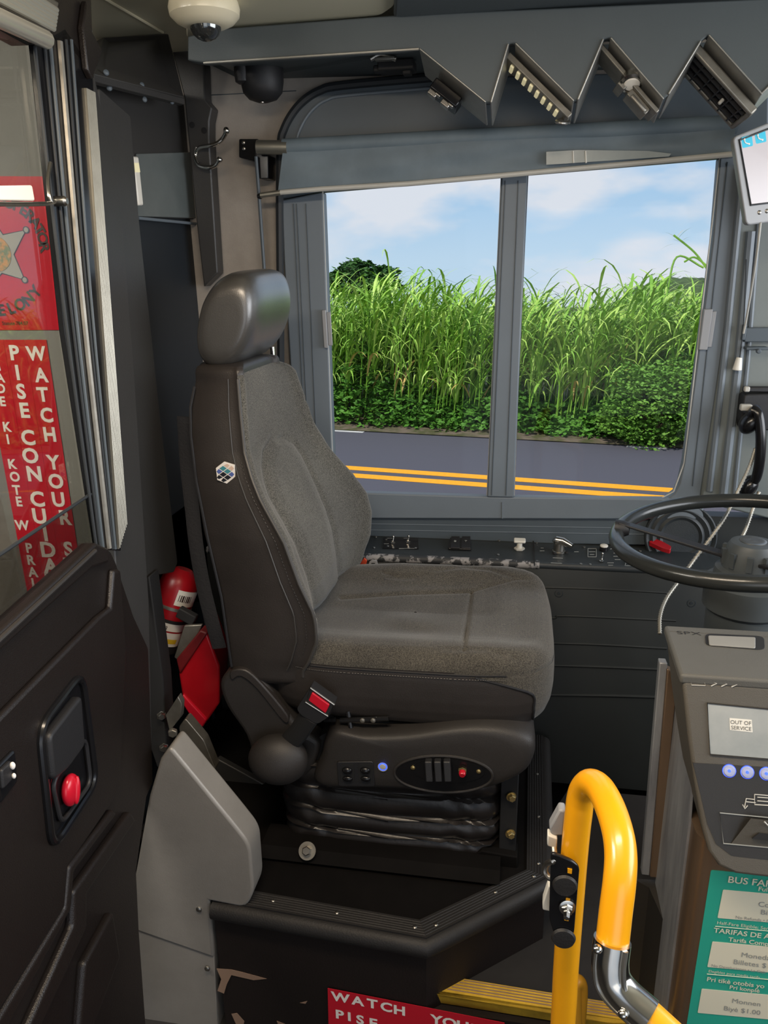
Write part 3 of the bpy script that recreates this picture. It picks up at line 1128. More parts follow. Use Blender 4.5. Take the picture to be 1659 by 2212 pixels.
# hook
m_ = MB()
hk = lambda x, y, d=0: at(x, y, 2.16 + d)
m_.tube(spl([hk(425, 318, .03), hk(422, 340, .03), hk(430, 357, .01), hk(450, 362), hk(466, 357), hk(473, 347, -.01)], 8), [.006] * 12 + [.0055] * 29, 12)
m_.tube(spl([hk(424, 330, .03), hk(432, 319, .01), hk(452, 315), hk(470, 309), hk(482, 298), hk(489, 284, -.01)], 8), .0055, 12)
m_.ell(hk(489, 282, -.01), (.008, .008, .009))
m_.ell(hk(474, 345, -.01), (.008, .008, .008))
m_.lathe(hk(423, 333, .032), (0, 1, 0), [(0, .012), (.012, .014)], 16)
o = m_.build('coat_hook', 'chrome')
tag(o, 'double pronged chrome coat hook on the corner post', 'hook')

# ================================================================== cab door, swung open towards the camera
DA = radians(5.6)
DP = Vector((-.767, 1.35, 0))
DN = Vector((cos(DA), sin(DA), 0))
DH = Vector((-sin(DA), cos(DA), 0))        # along the door, away from the camera
def dr(x, y, off=0.0):
    return onp(x, y, DP + DN * off, DN)
door = thing('cab_door', 'black half glazed cab door swung open, with recessed handle and ribbed lower panel', 'door', dr(230, 1800, 0) * 1.0 - V(0, 0, .0))
def dpoly(pix, name, mt, off=0.0, th=.03, parent=None, bevel=.004, seg=2, r=0):
    m_ = MB()
    P_ = pieces(pix, lambda x, y: dr(x, y, off))
    if r:
        P_ = rnd_poly(P_, r)
    m_.prism(P_, DN * -th)
    return m_.build(name, mt, parent or door, bevel=bevel, seg=seg)
# lower slab
dpoly([(-90, 1470), (206, 1196), (240, 1190), (252, 1215), (290, 1330), (322, 1400), (332, 1690), (318, 1722), (296, 1880), (302, 2010), (320, 2260), (-90, 2260)], 'lower_panel', 'door_plastic', off=0, th=.035, bevel=.006)
# glazing rail
dpoly([(-90, 1447), (208, 1172), (238, 1186), (236, 1216), (200, 1228), (-90, 1490)], 'glazing_rail', 'door_plastic', off=.012, th=.03, bevel=.006, seg=3)
m_ = MB()
m_.tube([dr(-80, 1455, .014), dr(205, 1190, .014)], .0045, 8)
m_.build('rail_bead', 'shell_plastic', door)
# raised field with the handle
dpoly([(-90, 1640), (214, 1332), (240, 1312), (246, 1230), (262, 1230), (275, 1400), (262, 1700), (240, 1740), (150, 1872), (142, 1960), (-90, 2330), (-90, 1900)], 'raised_panel', 'door_plastic', off=.012, th=.014, bevel=.008, seg=4)
# pressed ribs of the lower field
for pix in ([(284, 1752), (296, 1772), (190, 1932), (190, 2004), (100, 2200), (60, 2290), (30, 2290), (160, 2000), (160, 1926)],
            [(246, 1968), (262, 2066), (206, 2212), (180, 2290), (168, 2290), (184, 2082)],
            [(246, 1748), (256, 1757), (162, 1884), (156, 1964), (20, 2220), (-60, 2330), (-80, 2330), (143, 1962), (150, 1872)]):
    dpoly(pix, 'pressed_rib', 'door_plastic', off=.016, th=.02, bevel=.008, seg=4)
# handle recess
ring = rnd_poly(pieces([(84, 1572), (176, 1452), (207, 1690), (112, 1836)], lambda x, y: dr(x, y, .015)), .035, 6)
m_ = MB()
m_.tube(ring, .007, 10, closed=True)
m_.build('handle_surround', 'gloss_black', door)
dpoly([(84, 1572), (176, 1452), (207, 1690), (112, 1836)], 'recess_plate', 'gloss_black', off=.013, th=.004, bevel=0, r=.035)
dpoly([(108, 1590), (178, 1500), (186, 1610), (150, 1660), (118, 1688)], 'handle_paddle', 'black_plastic', off=.03, th=.02, bevel=.006, seg=4, r=.012)
ring2 = rnd_poly(pieces([(112, 1690), (184, 1592), (196, 1690), (132, 1780)], lambda x, y: dr(x, y, .018)), .02, 6)
m_ = MB()
m_.tube(ring2, .004, 8, closed=True)
m_.build('dish_rim', 'black_plastic', door)
m_ = MB()
c = dr(153, 1706, .022)
Rm = Matrix((DH, V(0, 0, 1), DN)).transposed()
m_.ell(c, (.023, .028, .012), Rm)
m_.ell(c + DN * .010, (.006, .024, .006), Rm @ Matrix.Rotation(-.35, 3, 'Z'))
m_.build('release_latch', 'red_plastic', door, bevel=.002)
# rocker switch near the edge
dpoly([(-8, 1660), (34, 1618), (40, 1688), (2, 1738)], 'switch_plate', 'gloss_black', off=.018, th=.008, r=.006)
dpoly([(4, 1664), (26, 1642), (30, 1682), (8, 1706)], 'switch_rocker', 'black_plastic', off=.024, th=.008, r=.004)
m_ = MB()
for (x, y, s_) in ((27, 1654, .004), (30, 1676, .003)):
    m_.ell(dr(x, y, .026), (s_, s_, s_ * 1.5), None, 10, 6)
m_.build('switch_mark', 'white_print', door)
# hinge side channel beyond the slab
dpoly([(204, 160), (262, 440), (290, 800), (322, 1300), (330, 1690), (255, 1690), (250, 1215), (205, 560)], 'hinge_channel', 'barrier_paint', off=-.012, th=.02, bevel=.003)
# window frame members
dpoly([(76, 95), (140, 60), (200, 150), (216, 420), (232, 640), (262, 1190), (214, 1186), (141, 712), (108, 400)], 'frame_stile', 'gloss_black', off=0, th=.012, bevel=.002)
dpoly([(-60, -90), (196, -60), (204, 170), (140, 90), (62, 98), (-60, 30)], 'frame_head', 'door_plastic', off=0, th=.03, bevel=.003)
for (x0, y0, x1, y1, w, mt) in ((75, 100, 208, 1180, .003, 'gasket'), (96, 100, 216, 1180, .003, 'gasket'), (108, 92, 222, 1182, .0035, 'frame_haze_dark'), (128, 90, 235, 1184, .006, 'dull_steel'), (142, 86, 243, 1186, .003, 'gasket'), (154, 86, 249, 1186, .003, 'frame_haze_dark')):
    m_ = MB()
    xm, ym = (x0 + x1) / 2 - 6, (y0 + y1) / 2
    m_.tube(spl([dr(x0, y0, .002), dr(xm, ym, .002), dr(x1, y1, .002)], 4), w, 8)
    m_.build('glazing_bead', mt, door)
# ribbed aluminium edge strip
a0, a1 = dr(186, 190, .004), dr(258, 1186, .004)
b0, b1 = dr(206, 200, .004), dr(275, 1130, .004)
m_ = MB()
m_.prism([a0, b0, b1, a1], DN * -.01)
for k in range(9):
    f = (k + .5) / 9
    m_.tube([a0.lerp(b0, f), a1.lerp(b1, f)], .0012, 5)
m_.build('edge_strip', 'aluminium', door)
# ribbed top rail
m_ = MB()
for k in range(6):
    f = k / 5
    p0 = (-60 + 0 * f, -95 + 65 * f)
    p1 = (122 - 6 * f, 22 + 40 * f)
    m_.tube([dr(*p0, .02), dr(*p1, .02)], .0045, 8)
m_.build('top_rail_ribs', 'rail_silver', door)
dpoly([(-60, -110), (130, 5), (112, 70), (-60, -20)], 'top_rail', 'dull_steel', off=.018, th=.02)
m_ = MB()
m_.tube([dr(-60, 12, .022), dr(100, 86, .022)], .013, 12)
m_.build('top_rail_roll', 'rail_silver', door)
# hinge plate at the top of the stile
dpoly([(188, 0), (196, 60), (222, 110), (217, 125), (200, 172), (190, 150), (180, 60)], 'top_hinge', 'door_plastic', off=.012, th=.012, bevel=.003)
# panes
m_ = MB()
m_.prism([dr(-90, 60, -.012), dr(60, 95, -.012), dr(95, 400, -.012), dr(130, 712, -.012), dr(200, 1180, -.012), dr(-90, 1455, -.012)], DN * -.004)
m_.build('pane', 'door_glass', door)
m_ = MB()
m_.prism([dr(-90, 1263, -.004), dr(198, 1066, -.004), dr(206, 1178, -.004), dr(-90, 1455, -.004)], DN * -.004)
m_.build('lower_pane', 'door_glass_tinted', door)
m_ = MB()
m_.tube([dr(-90, 1258, -.002), dr(202, 1063, -.002)], .003, 8)
m_.build('pane_edge', 'gasket', door)
# white tray with its wire bracket
m_ = MB()
m_.prism(rnd_poly([dr(-60, 402, .03), dr(70, 400, .03), dr(76, 434, .03), dr(-60, 432, .03)], .004), DN * -.02)
m_.build('grab_tray', 'lamp_white', door, bevel=.003)
m_ = MB()
m_.tube(spl([dr(-60, 440, .03), dr(40, 441, .03), dr(100, 440, .025), dr(118, 436, .012)], 5), .0032, 8)
m_.tube(spl([dr(109, 352, .008), dr(104, 385, .012), dr(106, 420, .018), dr(112, 438, .02)], 5), .0032, 8)
m_.lathe(dr(120, 435, .0), DN, [(0, .008), (.016, .008), (.02, .005)], 14)
m_.build('wire_bracket', 'steel', door)

# ------------------------------------------------------------------ partition seen through the glass, with its stickers
YP = 1.62
pt = thing('aisle_partition', 'plain grey partition panel seen through the cab door glass', 'partition', at(120, 1100, YP) * 1.0)
m_ = MB()
m_.prism(pieces([(-75, 640), (-60, 60), (188, 60), (215, 640), (262, 1190), (285, 1700), (150, 1700), (62, 1340), (-5, 1045), (-64, 760)], lambda x, y: at(x, y, YP)), (0, .02, 0))
m_.build('sheet', 'partition_grey', pt)
XR, ZU = Vector((1, 0, 0)), Vector((0, 0, 1))
def pp(x, y, d=0.0):
    return at(x, y, YP - d)
st = thing('warning_sticker', 'large red sticker with star badge and curved lettering behind the door glass', 'sticker', pp(60, 712, .002))
m_ = MB()
m_.prism(rnd_poly([pp(-110, 380, .002), pp(97, 381, .002), pp(131, 713, .002), pp(-90, 713, .002)], .008), (0, .0015, 0))
m_.build('sheet', 'red_vinyl', st)
sc_ = (-6, 548)
star = []
for k in range(10):
    a = radians(-90 + 36 * k) + radians(56)
    rr = 92 if k % 2 == 0 else 44
    star.append((sc_[0] + rr * cos(a) * .82, sc_[1] + rr * sin(a)))
m_ = MB()
m_.prism([pp(x, y, .0028) for x, y in star], (0, .0006, 0))
m_.build('star', 'star_grey', st)
m_ = MB()
m_.tube([pp(x, y, .003) for x, y in star], .0012, 5, closed=True)
m_.build('star_outline', 'black_print', st)
for k in range(0, 10, 2):
    m_ = MB()
    x, y = star[k]
    m_.lathe(pp(x, y, .003), (0, -1, 0), [(0, .0075), (.001, .0075)], 16)
    m_.lathe(pp(x, y, .004), (0, -1, 0), [(0, .0055), (.0008, .005)], 16, 1)
    m_.build('star_tip', ['black_print', 'star_grey'], st)
m_ = MB()
m_.lathe(pp(sc_[0] - 4, sc_[1], .0032), (0, -1, 0), [(0, .038), (.0006, .038)], 32)
m_.build('seal', 'seal_orange', st)
m_ = MB()
def arcword(word, cx, cy, r, a0, a1, size, flip=False):
    n = len(word)
    for k, ch in enumerate(word):
        a = radians(a0 + (a1 - a0) * k / (n - 1))
        x, y = cx + r * .9 * cos(a), cy + r * sin(a)
        if flip:
            rt, upv = Vector((sin(a), 0, cos(a))), Vector((-cos(a), 0, sin(a)))
        else:
            rt, upv = Vector((-sin(a), 0, -cos(a))), Vector((cos(a), 0, -sin(a)))
        m_.text(ch, pp(x, y, .003) - upv * size * .35, rt, upv, size, align='CENTER', bold=.035)
arcword('OPERATOR', -6, 548, 114, -76, -7, .032)
arcword('A FELONY', -6, 548, 122, 118, 42, .034, True)
m_.text('Statute 784.07', pp(5, 702, .003), XR, ZU, .011, bold=.01)
m_.build('lettering', 'black_print', st, normals=False)

def strip(name, label, quad, letters, wide):
    t_ = thing(name, label, 'sticker', pp(*quad[2], .002), 'red stacked letter stickers on the partition')
    m1 = MB()
    m1.prism([pp(x, y, .002) for x, y in quad], (0, .0012, 0))
    m1.build('sheet', 'red_vinyl', t_)
    m2 = MB()
    for ch, x, y, h in letters:
        x, y, h = x / 2.989, 560 + y / 2.989, h / 2.989
        c_ = pp(x, y, .003)
        hh = abs((pp(x, y - h / 2, .003) - pp(x, y + h / 2, .003)).z)
        m2.text(ch, c_ - ZU * hh * .5 + XR * 0, XR, ZU, hh / .73, align='CENTER', bold=.035, squeeze=wide)
    m2.build('lettering', 'white_print', t_, normals=False)
strip('letter_strip', 'red sticker stacked with WATCH YOUR ST, nearest the door frame', [(53.5, 734), (100, 734), (195, 1370), (152.5, 1370)],
      [(c, x, y, 92) for c, x, y in (('W', 232, 605), ('A', 265, 745), ('T', 275, 870), ('C', 300, 1003), ('H', 320, 1128), ('Y', 343, 1308), ('O', 360, 1430), ('U', 376, 1548), ('R', 416, 1665), ('S', 440, 1868), ('T', 452, 1972), ('E', 468, 2080), ('P', 482, 2185))], 1.0)
strip('letter_strip', 'red sticker stacked with PISE CON CUIDAD, middle of the three', [(7.5, 734), (53, 734), (152, 1370), (113.5, 1370)],
      [(c, x, y, 96) for c, x, y in (('P', 90, 600), ('I', 112, 728), ('S', 135, 850), ('E', 156, 972), ('C', 180, 1148), ('O', 195, 1265), ('N', 220, 1382), ('C', 240, 1545), ('U', 254, 1655), ('I', 292, 1768), ('D', 308, 1872), ('A', 328, 1978), ('D', 340, 2080), ('O', 362, 2190))], 1.05)
strip('letter_strip', 'red sticker stacked with KI KOTE W PRALE in smaller letters, leftmost strip', [(-43, 734), (7, 734), (113, 1370), (76, 1370)],
      [(c, x, y, 62) for c, x, y in (('G', -25, 690), ('A', 0, 762), ('D', 5, 832), ('E', 15, 915), ('K', 42, 1080), ('I', 50, 1160), ('K', 76, 1320), ('O', 95, 1402), ('T', 106, 1488), ('E', 121, 1562), ('W', 142, 1715), ('P', 185, 1862), ('R', 197, 1940), ('A', 212, 2018), ('L', 222, 2090), ('E', 236, 2162))], 1.0)

# ------------------------------------------------------------------ fixed sheet between the door and the seat
SX = -.83
m_ = MB()
m_.prism(rnd_poly(pieces([(214, 190), (282, 250), (300, 470), (346, 900), (384, 1215), (376, 1236), (318, 1246), (316, 1330), (326, 1660), (255, 1690), (240, 1150), (232, 640)], lambda x, y: atx(x, y, SX)), .006), (-.006, 0, 0))
o = m_.build('door_post_sheet', 'barrier_paint', bevel=.002)
tag(o, 'dark grey upright sheet with folded edge between the cab door and the seat', 'panel')
m_ = MB()
m_.prism(pieces([(312, 1250), (322, 1245), (352, 1470), (362, 1640), (340, 1660), (320, 1600)], lambda x, y: at(x, y, 1.52)), (0, .05, 0))
m_.build('post_edge', 'matte_black', o, bevel=.003)
for sx, sy in ((349, 1545), (354, 1614)):
    m_ = MB()
    m_.hexhead(at(sx, sy, 1.515), (.5, -1, .1), .009, .012)
    m_.hexhead(at(sx, sy, 1.52), (.5, -1, .1), .012, .004)
    m_.build('bolt', 'steel', o)

# ------------------------------------------------------------------ fire extinguisher
e0, e1 = at(338, 1395, 1.74), at(396, 1238, 1.80)
ax = (e1 - e0).normalized()
t = thing('fire_extinguisher', 'red fire extinguisher with paper labels strapped behind the seat', 'extinguisher', at(360, 1420, 1.75))
L_ = (e1 - e0).length
R_ = .053
m_ = MB()
m_.lathe(e0, ax, [(0, R_ * .9), (.01, R_), (L_ * .8, R_), (L_ * .92, R_ * .93), (L_, R_ * .7), (L_ + .012, R_ * .4)], 36)
m_.build('cylinder', 'red_paint', t)
def band(f0, f1, mt, name, a0=None, a1=None, k=1.012):
    n = 30
    s1 = ax.cross(V(0, -1, 0)).normalized()
    s2 = ax.cross(s1)
    if a0 is None:
        m1 = MB()
        m1.lathe(e0 + ax * L_ * f0, ax, [(0, R_ * k), (L_ * (f1 - f0), R_ * k)], 36)
        return m1.build(name, mt, t)
    A = np.zeros((n, 2, 3))
    for i in range(n):
        a = radians(a0 + (a1 - a0) * i / (n - 1))
        d = s1 * cos(a) + s2 * sin(a)
        A[i, 0] = e0 + ax * L_ * f0 + d * R_ * k
        A[i, 1] = e0 + ax * L_ * f1 + d * R_ * k
    m1 = MB()
    m1.grid(A)
    B = A * 1.0
    for i in range(n):
        a = radians(a0 + (a1 - a0) * i / (n - 1))
        B[i] -= np.array(s1 * cos(a) + s2 * sin(a)) * .002
    m1.grid(B)
    return m1.build(name, mt, t)
band(.56, .60, 'dull_steel', 'strap', None, None, 1.03)
band(.30, .40, 'ext_label', 'label_band', None, None, 1.015)
band(.10, .28, 'ext_label', 'label', -190, 0, 1.02)
band(.14, .2, 'yellow_label', 'label_mark', -75, -20, 1.03)
band(.40, .44, 'matte_black', 'strap', None, None, 1.04)
band(.0, .1, 'matte_black', 'foot_band', None, None, 1.03)
band(.64, .84, 'ext_label', 'label', -70, 5, 1.02)
m_ = MB()
s1 = ax.cross(V(0, -1, 0)).normalized()
s2 = ax.cross(s1)
for k in range(7):
    a = radians(-62 + 6 * k)
    d = s1 * cos(a) + s2 * sin(a)
    m_.box(e0 + ax * L_ * .74 + d * R_ * 1.025, (.0015 + .0012 * (k % 3), .001, .018), Matrix((s1 * -sin(a) + s2 * cos(a), d, ax)).transposed())
m_.build('barcode', 'black_print', t)
m_ = MB()
for k, ch in enumerate(('1', '2', '3')):
    a = radians(-135 + 34 * k)
    d = s1 * cos(a) + s2 * sin(a)
    m_.text(ch, e0 + ax * L_ * .31 + d * R_ * 1.03, s1 * -sin(a) + s2 * cos(a), ax, .016, align='CENTER')
m_.build('label_print', 'black_print', t, normals=False)
m_ = MB()
m_.span(at(322, 1330, 1.66), at(352, 1300, 1.70))
m_.tube([at(330, 1290, 1.66), at(342, 1400, 1.66)], .012, 8)
m_.box(at(404, 1330, 1.70), (.05, .02, .03), Matrix.Rotation(.5, 3, 'Y'))
m_.build('bracket', 'matte_black', t, bevel=.003)
# red warning triangle case
t = thing('red_case', 'red plastic case wedged behind the seat base', 'case', at(440, 1570, 1.72))
m_ = MB()
P_ = pieces([(386, 1455), (446, 1366), (474, 1440), (474, 1520), (442, 1568), (396, 1520)], lambda x, y: at(x, y, 1.66))
m_.prism(P_, (-.02, .12, .01))
m_.build('body', 'red_paint', t, bevel=.006, seg=3)
m_ = MB()
m_.prism(pieces([(394, 1500), (446, 1556), (438, 1572), (425, 1570), (396, 1524)], lambda x, y: at(x, y, 1.652)), (0, .03, 0))
m_.build('lower_lip', 'red_plastic', t, bevel=.004)
m_ = MB()
m_.prism(pieces([(380, 1425), (432, 1362), (448, 1368), (388, 1458)], lambda x, y: at(x, y, 1.655)), (0, .05, 0))
m_.build('case_lid', 'red_dark', t, bevel=.004)
m_ = MB()
m_.prism(pieces([(376, 1420), (398, 1352), (436, 1350), (430, 1366), (386, 1428)], lambda x, y: at(x, y, 1.68)), (0, .01, 0))
o = m_.build('bracket_plate', 'dull_steel', bevel=.002)
tag(o, 'scuffed bare metal plate between the extinguisher and the red case', 'plate')

# ------------------------------------------------------------------ grey moulded cover at the door foot
YC = 1.30
t = thing('grey_side_cover', 'grey moulded cover beside the seat platform, sloping at the top', 'cover', at(400, 2200, YC))
m_ = MB()
m_.prism(rnd_poly(pieces([(346, 1640), (366, 1612), (512, 1790), (540, 1826), (548, 1930), (530, 1962), (452, 1946), (462, 2070), (290, 2010), (290, 1900), (322, 1720)], lambda x, y: at(x, y, YC)), [0, .015, .02, .025, .03, .02, 0, 0, 0, 0, 0]), (0, .07, .0))
m_.build('upper_shell', 'grey_cover', t, bevel=.012, seg=4)
m_ = MB()
m_.prism(pieces([(290, 2000), (462, 2060), (474, 2300), (300, 2300)], lambda x, y: at(x, y, YC + .004)), (0, .06, .0))
m_.build('lower_plate', 'grey_cover', t, bevel=.001)
for sx, sy in ((430, 1964), (448, 2092)):
    m_ = MB()
    m_.screw(at(sx, sy, YC), (0, -1, 0), .007)
    m_.build('screw', 'steel', t)
# strap-like hoses and lever behind the cover
m_ = MB()
m_.prism(pieces([(358, 1545), (384, 1505), (392, 1520), (390, 1550), (366, 1580)], lambda x, y: at(x, y, 1.50)), (0, .02, 0))
m_.prism(rnd_poly(pieces([(386, 1570), (400, 1552), (440, 1600), (466, 1664), (436, 1672), (396, 1628)], lambda x, y: at(x, y, 1.52)), .008), (0, .03, 0))
m_.hexhead(at(374, 1580, 1.5), (.3, -1, 0), .012, .012)
o = m_.build('linkage_bracket', 'dull_steel', bevel=.004)
tag(o, 'dull metal linkage bracket standing above the grey moulded cover', 'bracket')
m_ = MB()
m_.prism(pieces([(580, 1700), (596, 1760), (545, 1900), (532, 1830), (430, 1680), (470, 1640)], lambda x, y: at(x, y, 1.72)), (0, .02, 0))
o = m_.build('inner_panel', 'barrier_paint', bevel=.003)
tag(o, 'dark inner panel behind the seat base and the grey cover', 'panel')

# ================================================================== driver seat
seat = thing('driver_seat', 'charcoal driver seat with leather sides, tall back and headrest on black bellows', 'seat', V(-.25, 1.76, .24))
SY0, SY1 = 1.50, 2.03

def ramp(x, xs, ys):
    return np.interp(x, xs, ys)
# ---- headrest: side profile swept across the seat
hx = lambda x, y: at(x, y, 1.64)
prof = [(418, 690), (432, 640), (462, 598), (500, 584), (535, 592), (552, 630), (555, 680), (545, 726), (524, 768), (490, 798), (450, 802), (424, 780), (414, 740)]
pr = spl(pieces(prof, hx), 6, closed=True)
pc = sum(pr, Vector()) / len(pr)
nw = 40
A = np.zeros((nw, len(pr), 3))
y0, y1 = 1.625, 1.945
for i in range(nw):
    u = -1 + 2 * i / (nw - 1)
    uu = math.copysign(abs(sin(u * pi / 2)), u)
    k = max(0, 1 - abs(uu) ** 4.5) ** (1 / 3.0)
    k = .40 + .60 * k
    yy = (y0 + y1) / 2 + (y1 - y0) / 2 * uu
    for j, p in enumerate(pr):
        q = pc + (p - pc) * k
        A[i, j] = (q.x + .012 * (u * u - .3) * (1 if p.x > pc.x else 0), yy, q.z + .004 * u)
Q = project(A)
sd = segdist(Q.reshape(-1, 2), [(545, 592), (553, 640), (548, 690), (533, 735), (512, 768), (480, 792), (440, 805)]).reshape(A.shape[:2])
A[:, :, 1] += .0022 * np.exp(-(sd / 2.6) ** 2) * (np.arange(nw) < nw * .5)[:, None]
m_ = MB()
m_.grid(A, cv=True)
m_.add(A[0], [tuple(range(len(pr)))])
m_.add(A[-1], [tuple(range(len(pr)))])
m_.build('headrest', 'leather_grey', seat, smooth=60)
for x, y, yy in ((487, 806, 1.70), (537, 795, 1.80), (590, 775, 1.90)):
    m_ = MB()
    b = at(x, y, yy)
    m_.tube([b - V(0, 0, .05), b + V(0, 0, .03)], .006, 12)
    m_.lathe(b + V(0, 0, -.004), (0, 0, 1), [(0, .0085), (.011, .0085), (.013, .0065)], 12)
    m_.build('headrest_post', 'chrome', seat)

# ---- backrest: horizontal sections lofted by height
Zs = np.linspace(.70, 1.392, 90)
near = [(514, 812, 1.60), (520, 890, 1.585), (529, 978, 1.565), (545, 1035, 1.545), (564, 1082, 1.53), (614, 1172, 1.512), (647, 1262, 1.505), (680, 1330, 1.503), (685, 1385, 1.503), (668, 1430, 1.505), (655, 1450, 1.51)]
nw_ = np.array([at(*p) for p in near])[::-1]
far = [(600, 779, 1.86), (622, 785, 1.90), (637, 797, 1.93), (650, 830, 1.945), (684, 911, 1.96), (721, 968, 1.985), (768, 1018, 2.01), (800, 1062, 2.025), (811, 1102, 2.03), (808, 1150, 2.03), (790, 1205, 2.03), (755, 1262, 2.02), (730, 1290, 2.01)]
fa_ = np.array([at(*p) for p in far])[::-1]
rear = [(414, 822, 1.64), (402, 870, 1.62), (400, 920, 1.60), (405, 1000, 1.58), (428, 1150, 1.55), (455, 1250, 1.54), (478, 1390, 1.53), (488, 1462, 1.53)]
re2 = np.array([at(*p) for p in rear])[::-1]
NB = 110
def section(z):
    xn, yn = ramp(z, nw_[:, 2], nw_[:, 0]), ramp(z, nw_[:, 2], nw_[:, 1])
    xf, yf = ramp(z, fa_[:, 2], fa_[:, 0]), ramp(z, fa_[:, 2], fa_[:, 1])
    xr, yr = ramp(z, re2[:, 2], re2[:, 0]), ramp(z, re2[:, 2], re2[:, 1])
    tz = (z - .70) / .69
    pts = []
    # front, near seam -> far edge
    rec = .052 * min(1, max(0.25, 1.25 - tz)) * (1 - .75 * max(0, tz - .72) / .28)
    for i in range(64):
        u = i / 63
        b = 1 - abs(2 * u - 1) ** 3.2
        lip = .010 * (math.exp(-((u - .05) / .035) ** 2) + math.exp(-((u - .94) / .05) ** 2))
        pts.append((xn + (xf - xn) * u - rec * b + lip - .02 * max(0, (u - .95) / .05) ** 2 - .003 * max(0, (.02 - u) / .02), yn + (yf - yn) * u, z))
    # far side to the rear, then across the back, then forward along the near side
    for i in range(1, 13):
        u = i / 13
        pts.append((xf - .02 + (xr - xf + .03) * u, yf + .018 * sin(pi * u), z))
    for i in range(14):
        u = i / 13
        pts.append((xr - .02 * sin(pi * u) + .01, yf + (yr + .012 - yf) * u, z))
    for i in range(1, 20):
        u = i / 20
        bul = .010 * sin(pi * min(1, u * 1.1)) 
        pts.append((xr + .006 + (xn - xr - .006) * u, yr + (yn - yr) * u - bul, z))
    return pts
S = np.array([section(z) for z in Zs])
nz, nb = S.shape[:2]
# front surface creases
Q = project(S[:, :64].reshape(-1, 3))
arch = [(682, 1330), (681, 1300), (668, 1246), (641, 1172), (614, 1122), (587, 1075), (574, 1036), (570, 1002), (573, 972), (587, 950), (614, 944), (636, 956), (656, 985), (684, 1045), (708, 1102), (721, 1145), (729, 1195), (734, 1246), (740, 1300)]
d1 = segdist(Q, arch)
ins = inside(Q, arch)
bol = [(660, 862), (664, 890), (672, 918), (690, 950), (735, 1005), (763, 1042), (779, 1085), (785, 1130), (783, 1180), (772, 1225)]
d2 = segdist(Q, bol)
off = np.where(ins, np.minimum(1, d1 / 18) * .008, 0) - .0065 * np.exp(-(d1 / 4.0) ** 2) - .004 * np.exp(-(d2 / 3.0) ** 2) - .002 * np.exp(-((d2 - 9) / 2.5) ** 2)
S[:, :64, 0] += off.reshape(nz, 64)
# near side leather: a faint pressed panel and the rear piping
side = S[:, 64 + 12 + 14:]
pred = np.zeros((nz, nb), bool)
pred[:, :63] = True
m_ = MB()
m_.grid(S, cv=True, pred=pred)
top = S[-1, :64]
m_.build('backrest_fabric', 'fabric', seat, smooth=60)
m_ = MB()
m_.grid(S, cv=True, pred=~pred)
# rounded leather top and bottom closures
rows = []
cN = S[-1].mean(0)
for k, (s_, dz) in enumerate(((1.0, 0), (.985, .008), (.95, .014), (.85, .018), (.5, .021), (.02, .022))):
    rows.append(cN + (S[-1] - cN) * np.array([s_, s_, 1]) + np.array([0, 0, dz]))
m_.grid(np.array(rows), cv=True)
rows = []
cN = S[0].mean(0)
for s_, dz in ((1.0, 0), (.97, -.012), (.9, -.02), (.02, -.022)):
    rows.append(cN + (S[0] - cN) * np.array([s_, s_, 1]) + np.array([0, 0, dz]))
m_.grid(np.array(rows), cv=True)
m_.build('back_shell', 'leather', seat, smooth=60)
m_ = MB()
m_.tube([Vector(S[i, 0]) + V(.001, -.001, 0) for i in range(2, nz, 2)], .0042, 8)
m_.tube([Vector(S[i, -4]) + V(.0, -.0035, 0) for i in range(4, nz, 2)], .0018, 6)
m_.build('piping', 'piping', seat)
m_ = MB()
m_.tube([at(x, y, yy - .014) for x, y, yy in ((420, 835, 1.63), (411, 880, 1.61), (412, 940, 1.60), (424, 1040, 1.57), (448, 1160, 1.55), (478, 1290, 1.53), (494, 1400, 1.53), (500, 1440, 1.53))], .003, 6)
m_.build('rear_zip', 'seam', seat)
# stitching along the leather seam
m_ = MB()
nst = 0
for i in range(10, 66):
    p = Vector(S[i, -2]) + V(.0, -.002, 0)
    q = Vector(S[i + 1, -2]) + V(.0, -.002, 0)
    m_.tube([p, p.lerp(q, .55)], .0009, 5)
m_.build('stitching', 'piping', seat)
# hexagonal badge
m_ = MB()
c = at(487, 1021, 1.545)
def hx2(x, y):
    return onp(x, y, c, Vector((.12, -1, .0)))
hexo = [(483, 998), (506, 1005), (508, 1030), (490, 1045), (469, 1037), (466, 1011)]
m_.prism(pieces(hexo, hx2), V(0, .006, 0))
bd = m_.build('badge', 'badge_white', seat, bevel=.0005)
h = [np.array(p, float) for p in ((485, 1001), (504, 1007), (506, 1028), (489, 1042), (471, 1035), (468, 1013))]
cols = ['badge_beige', 'badge_teal', 'badge_teal', 'badge_teal', 'badge_blue', 'badge_blue', 'badge_blue', 'badge_black', 'badge_black', 'badge_black', 'badge_black', 'badge_black']
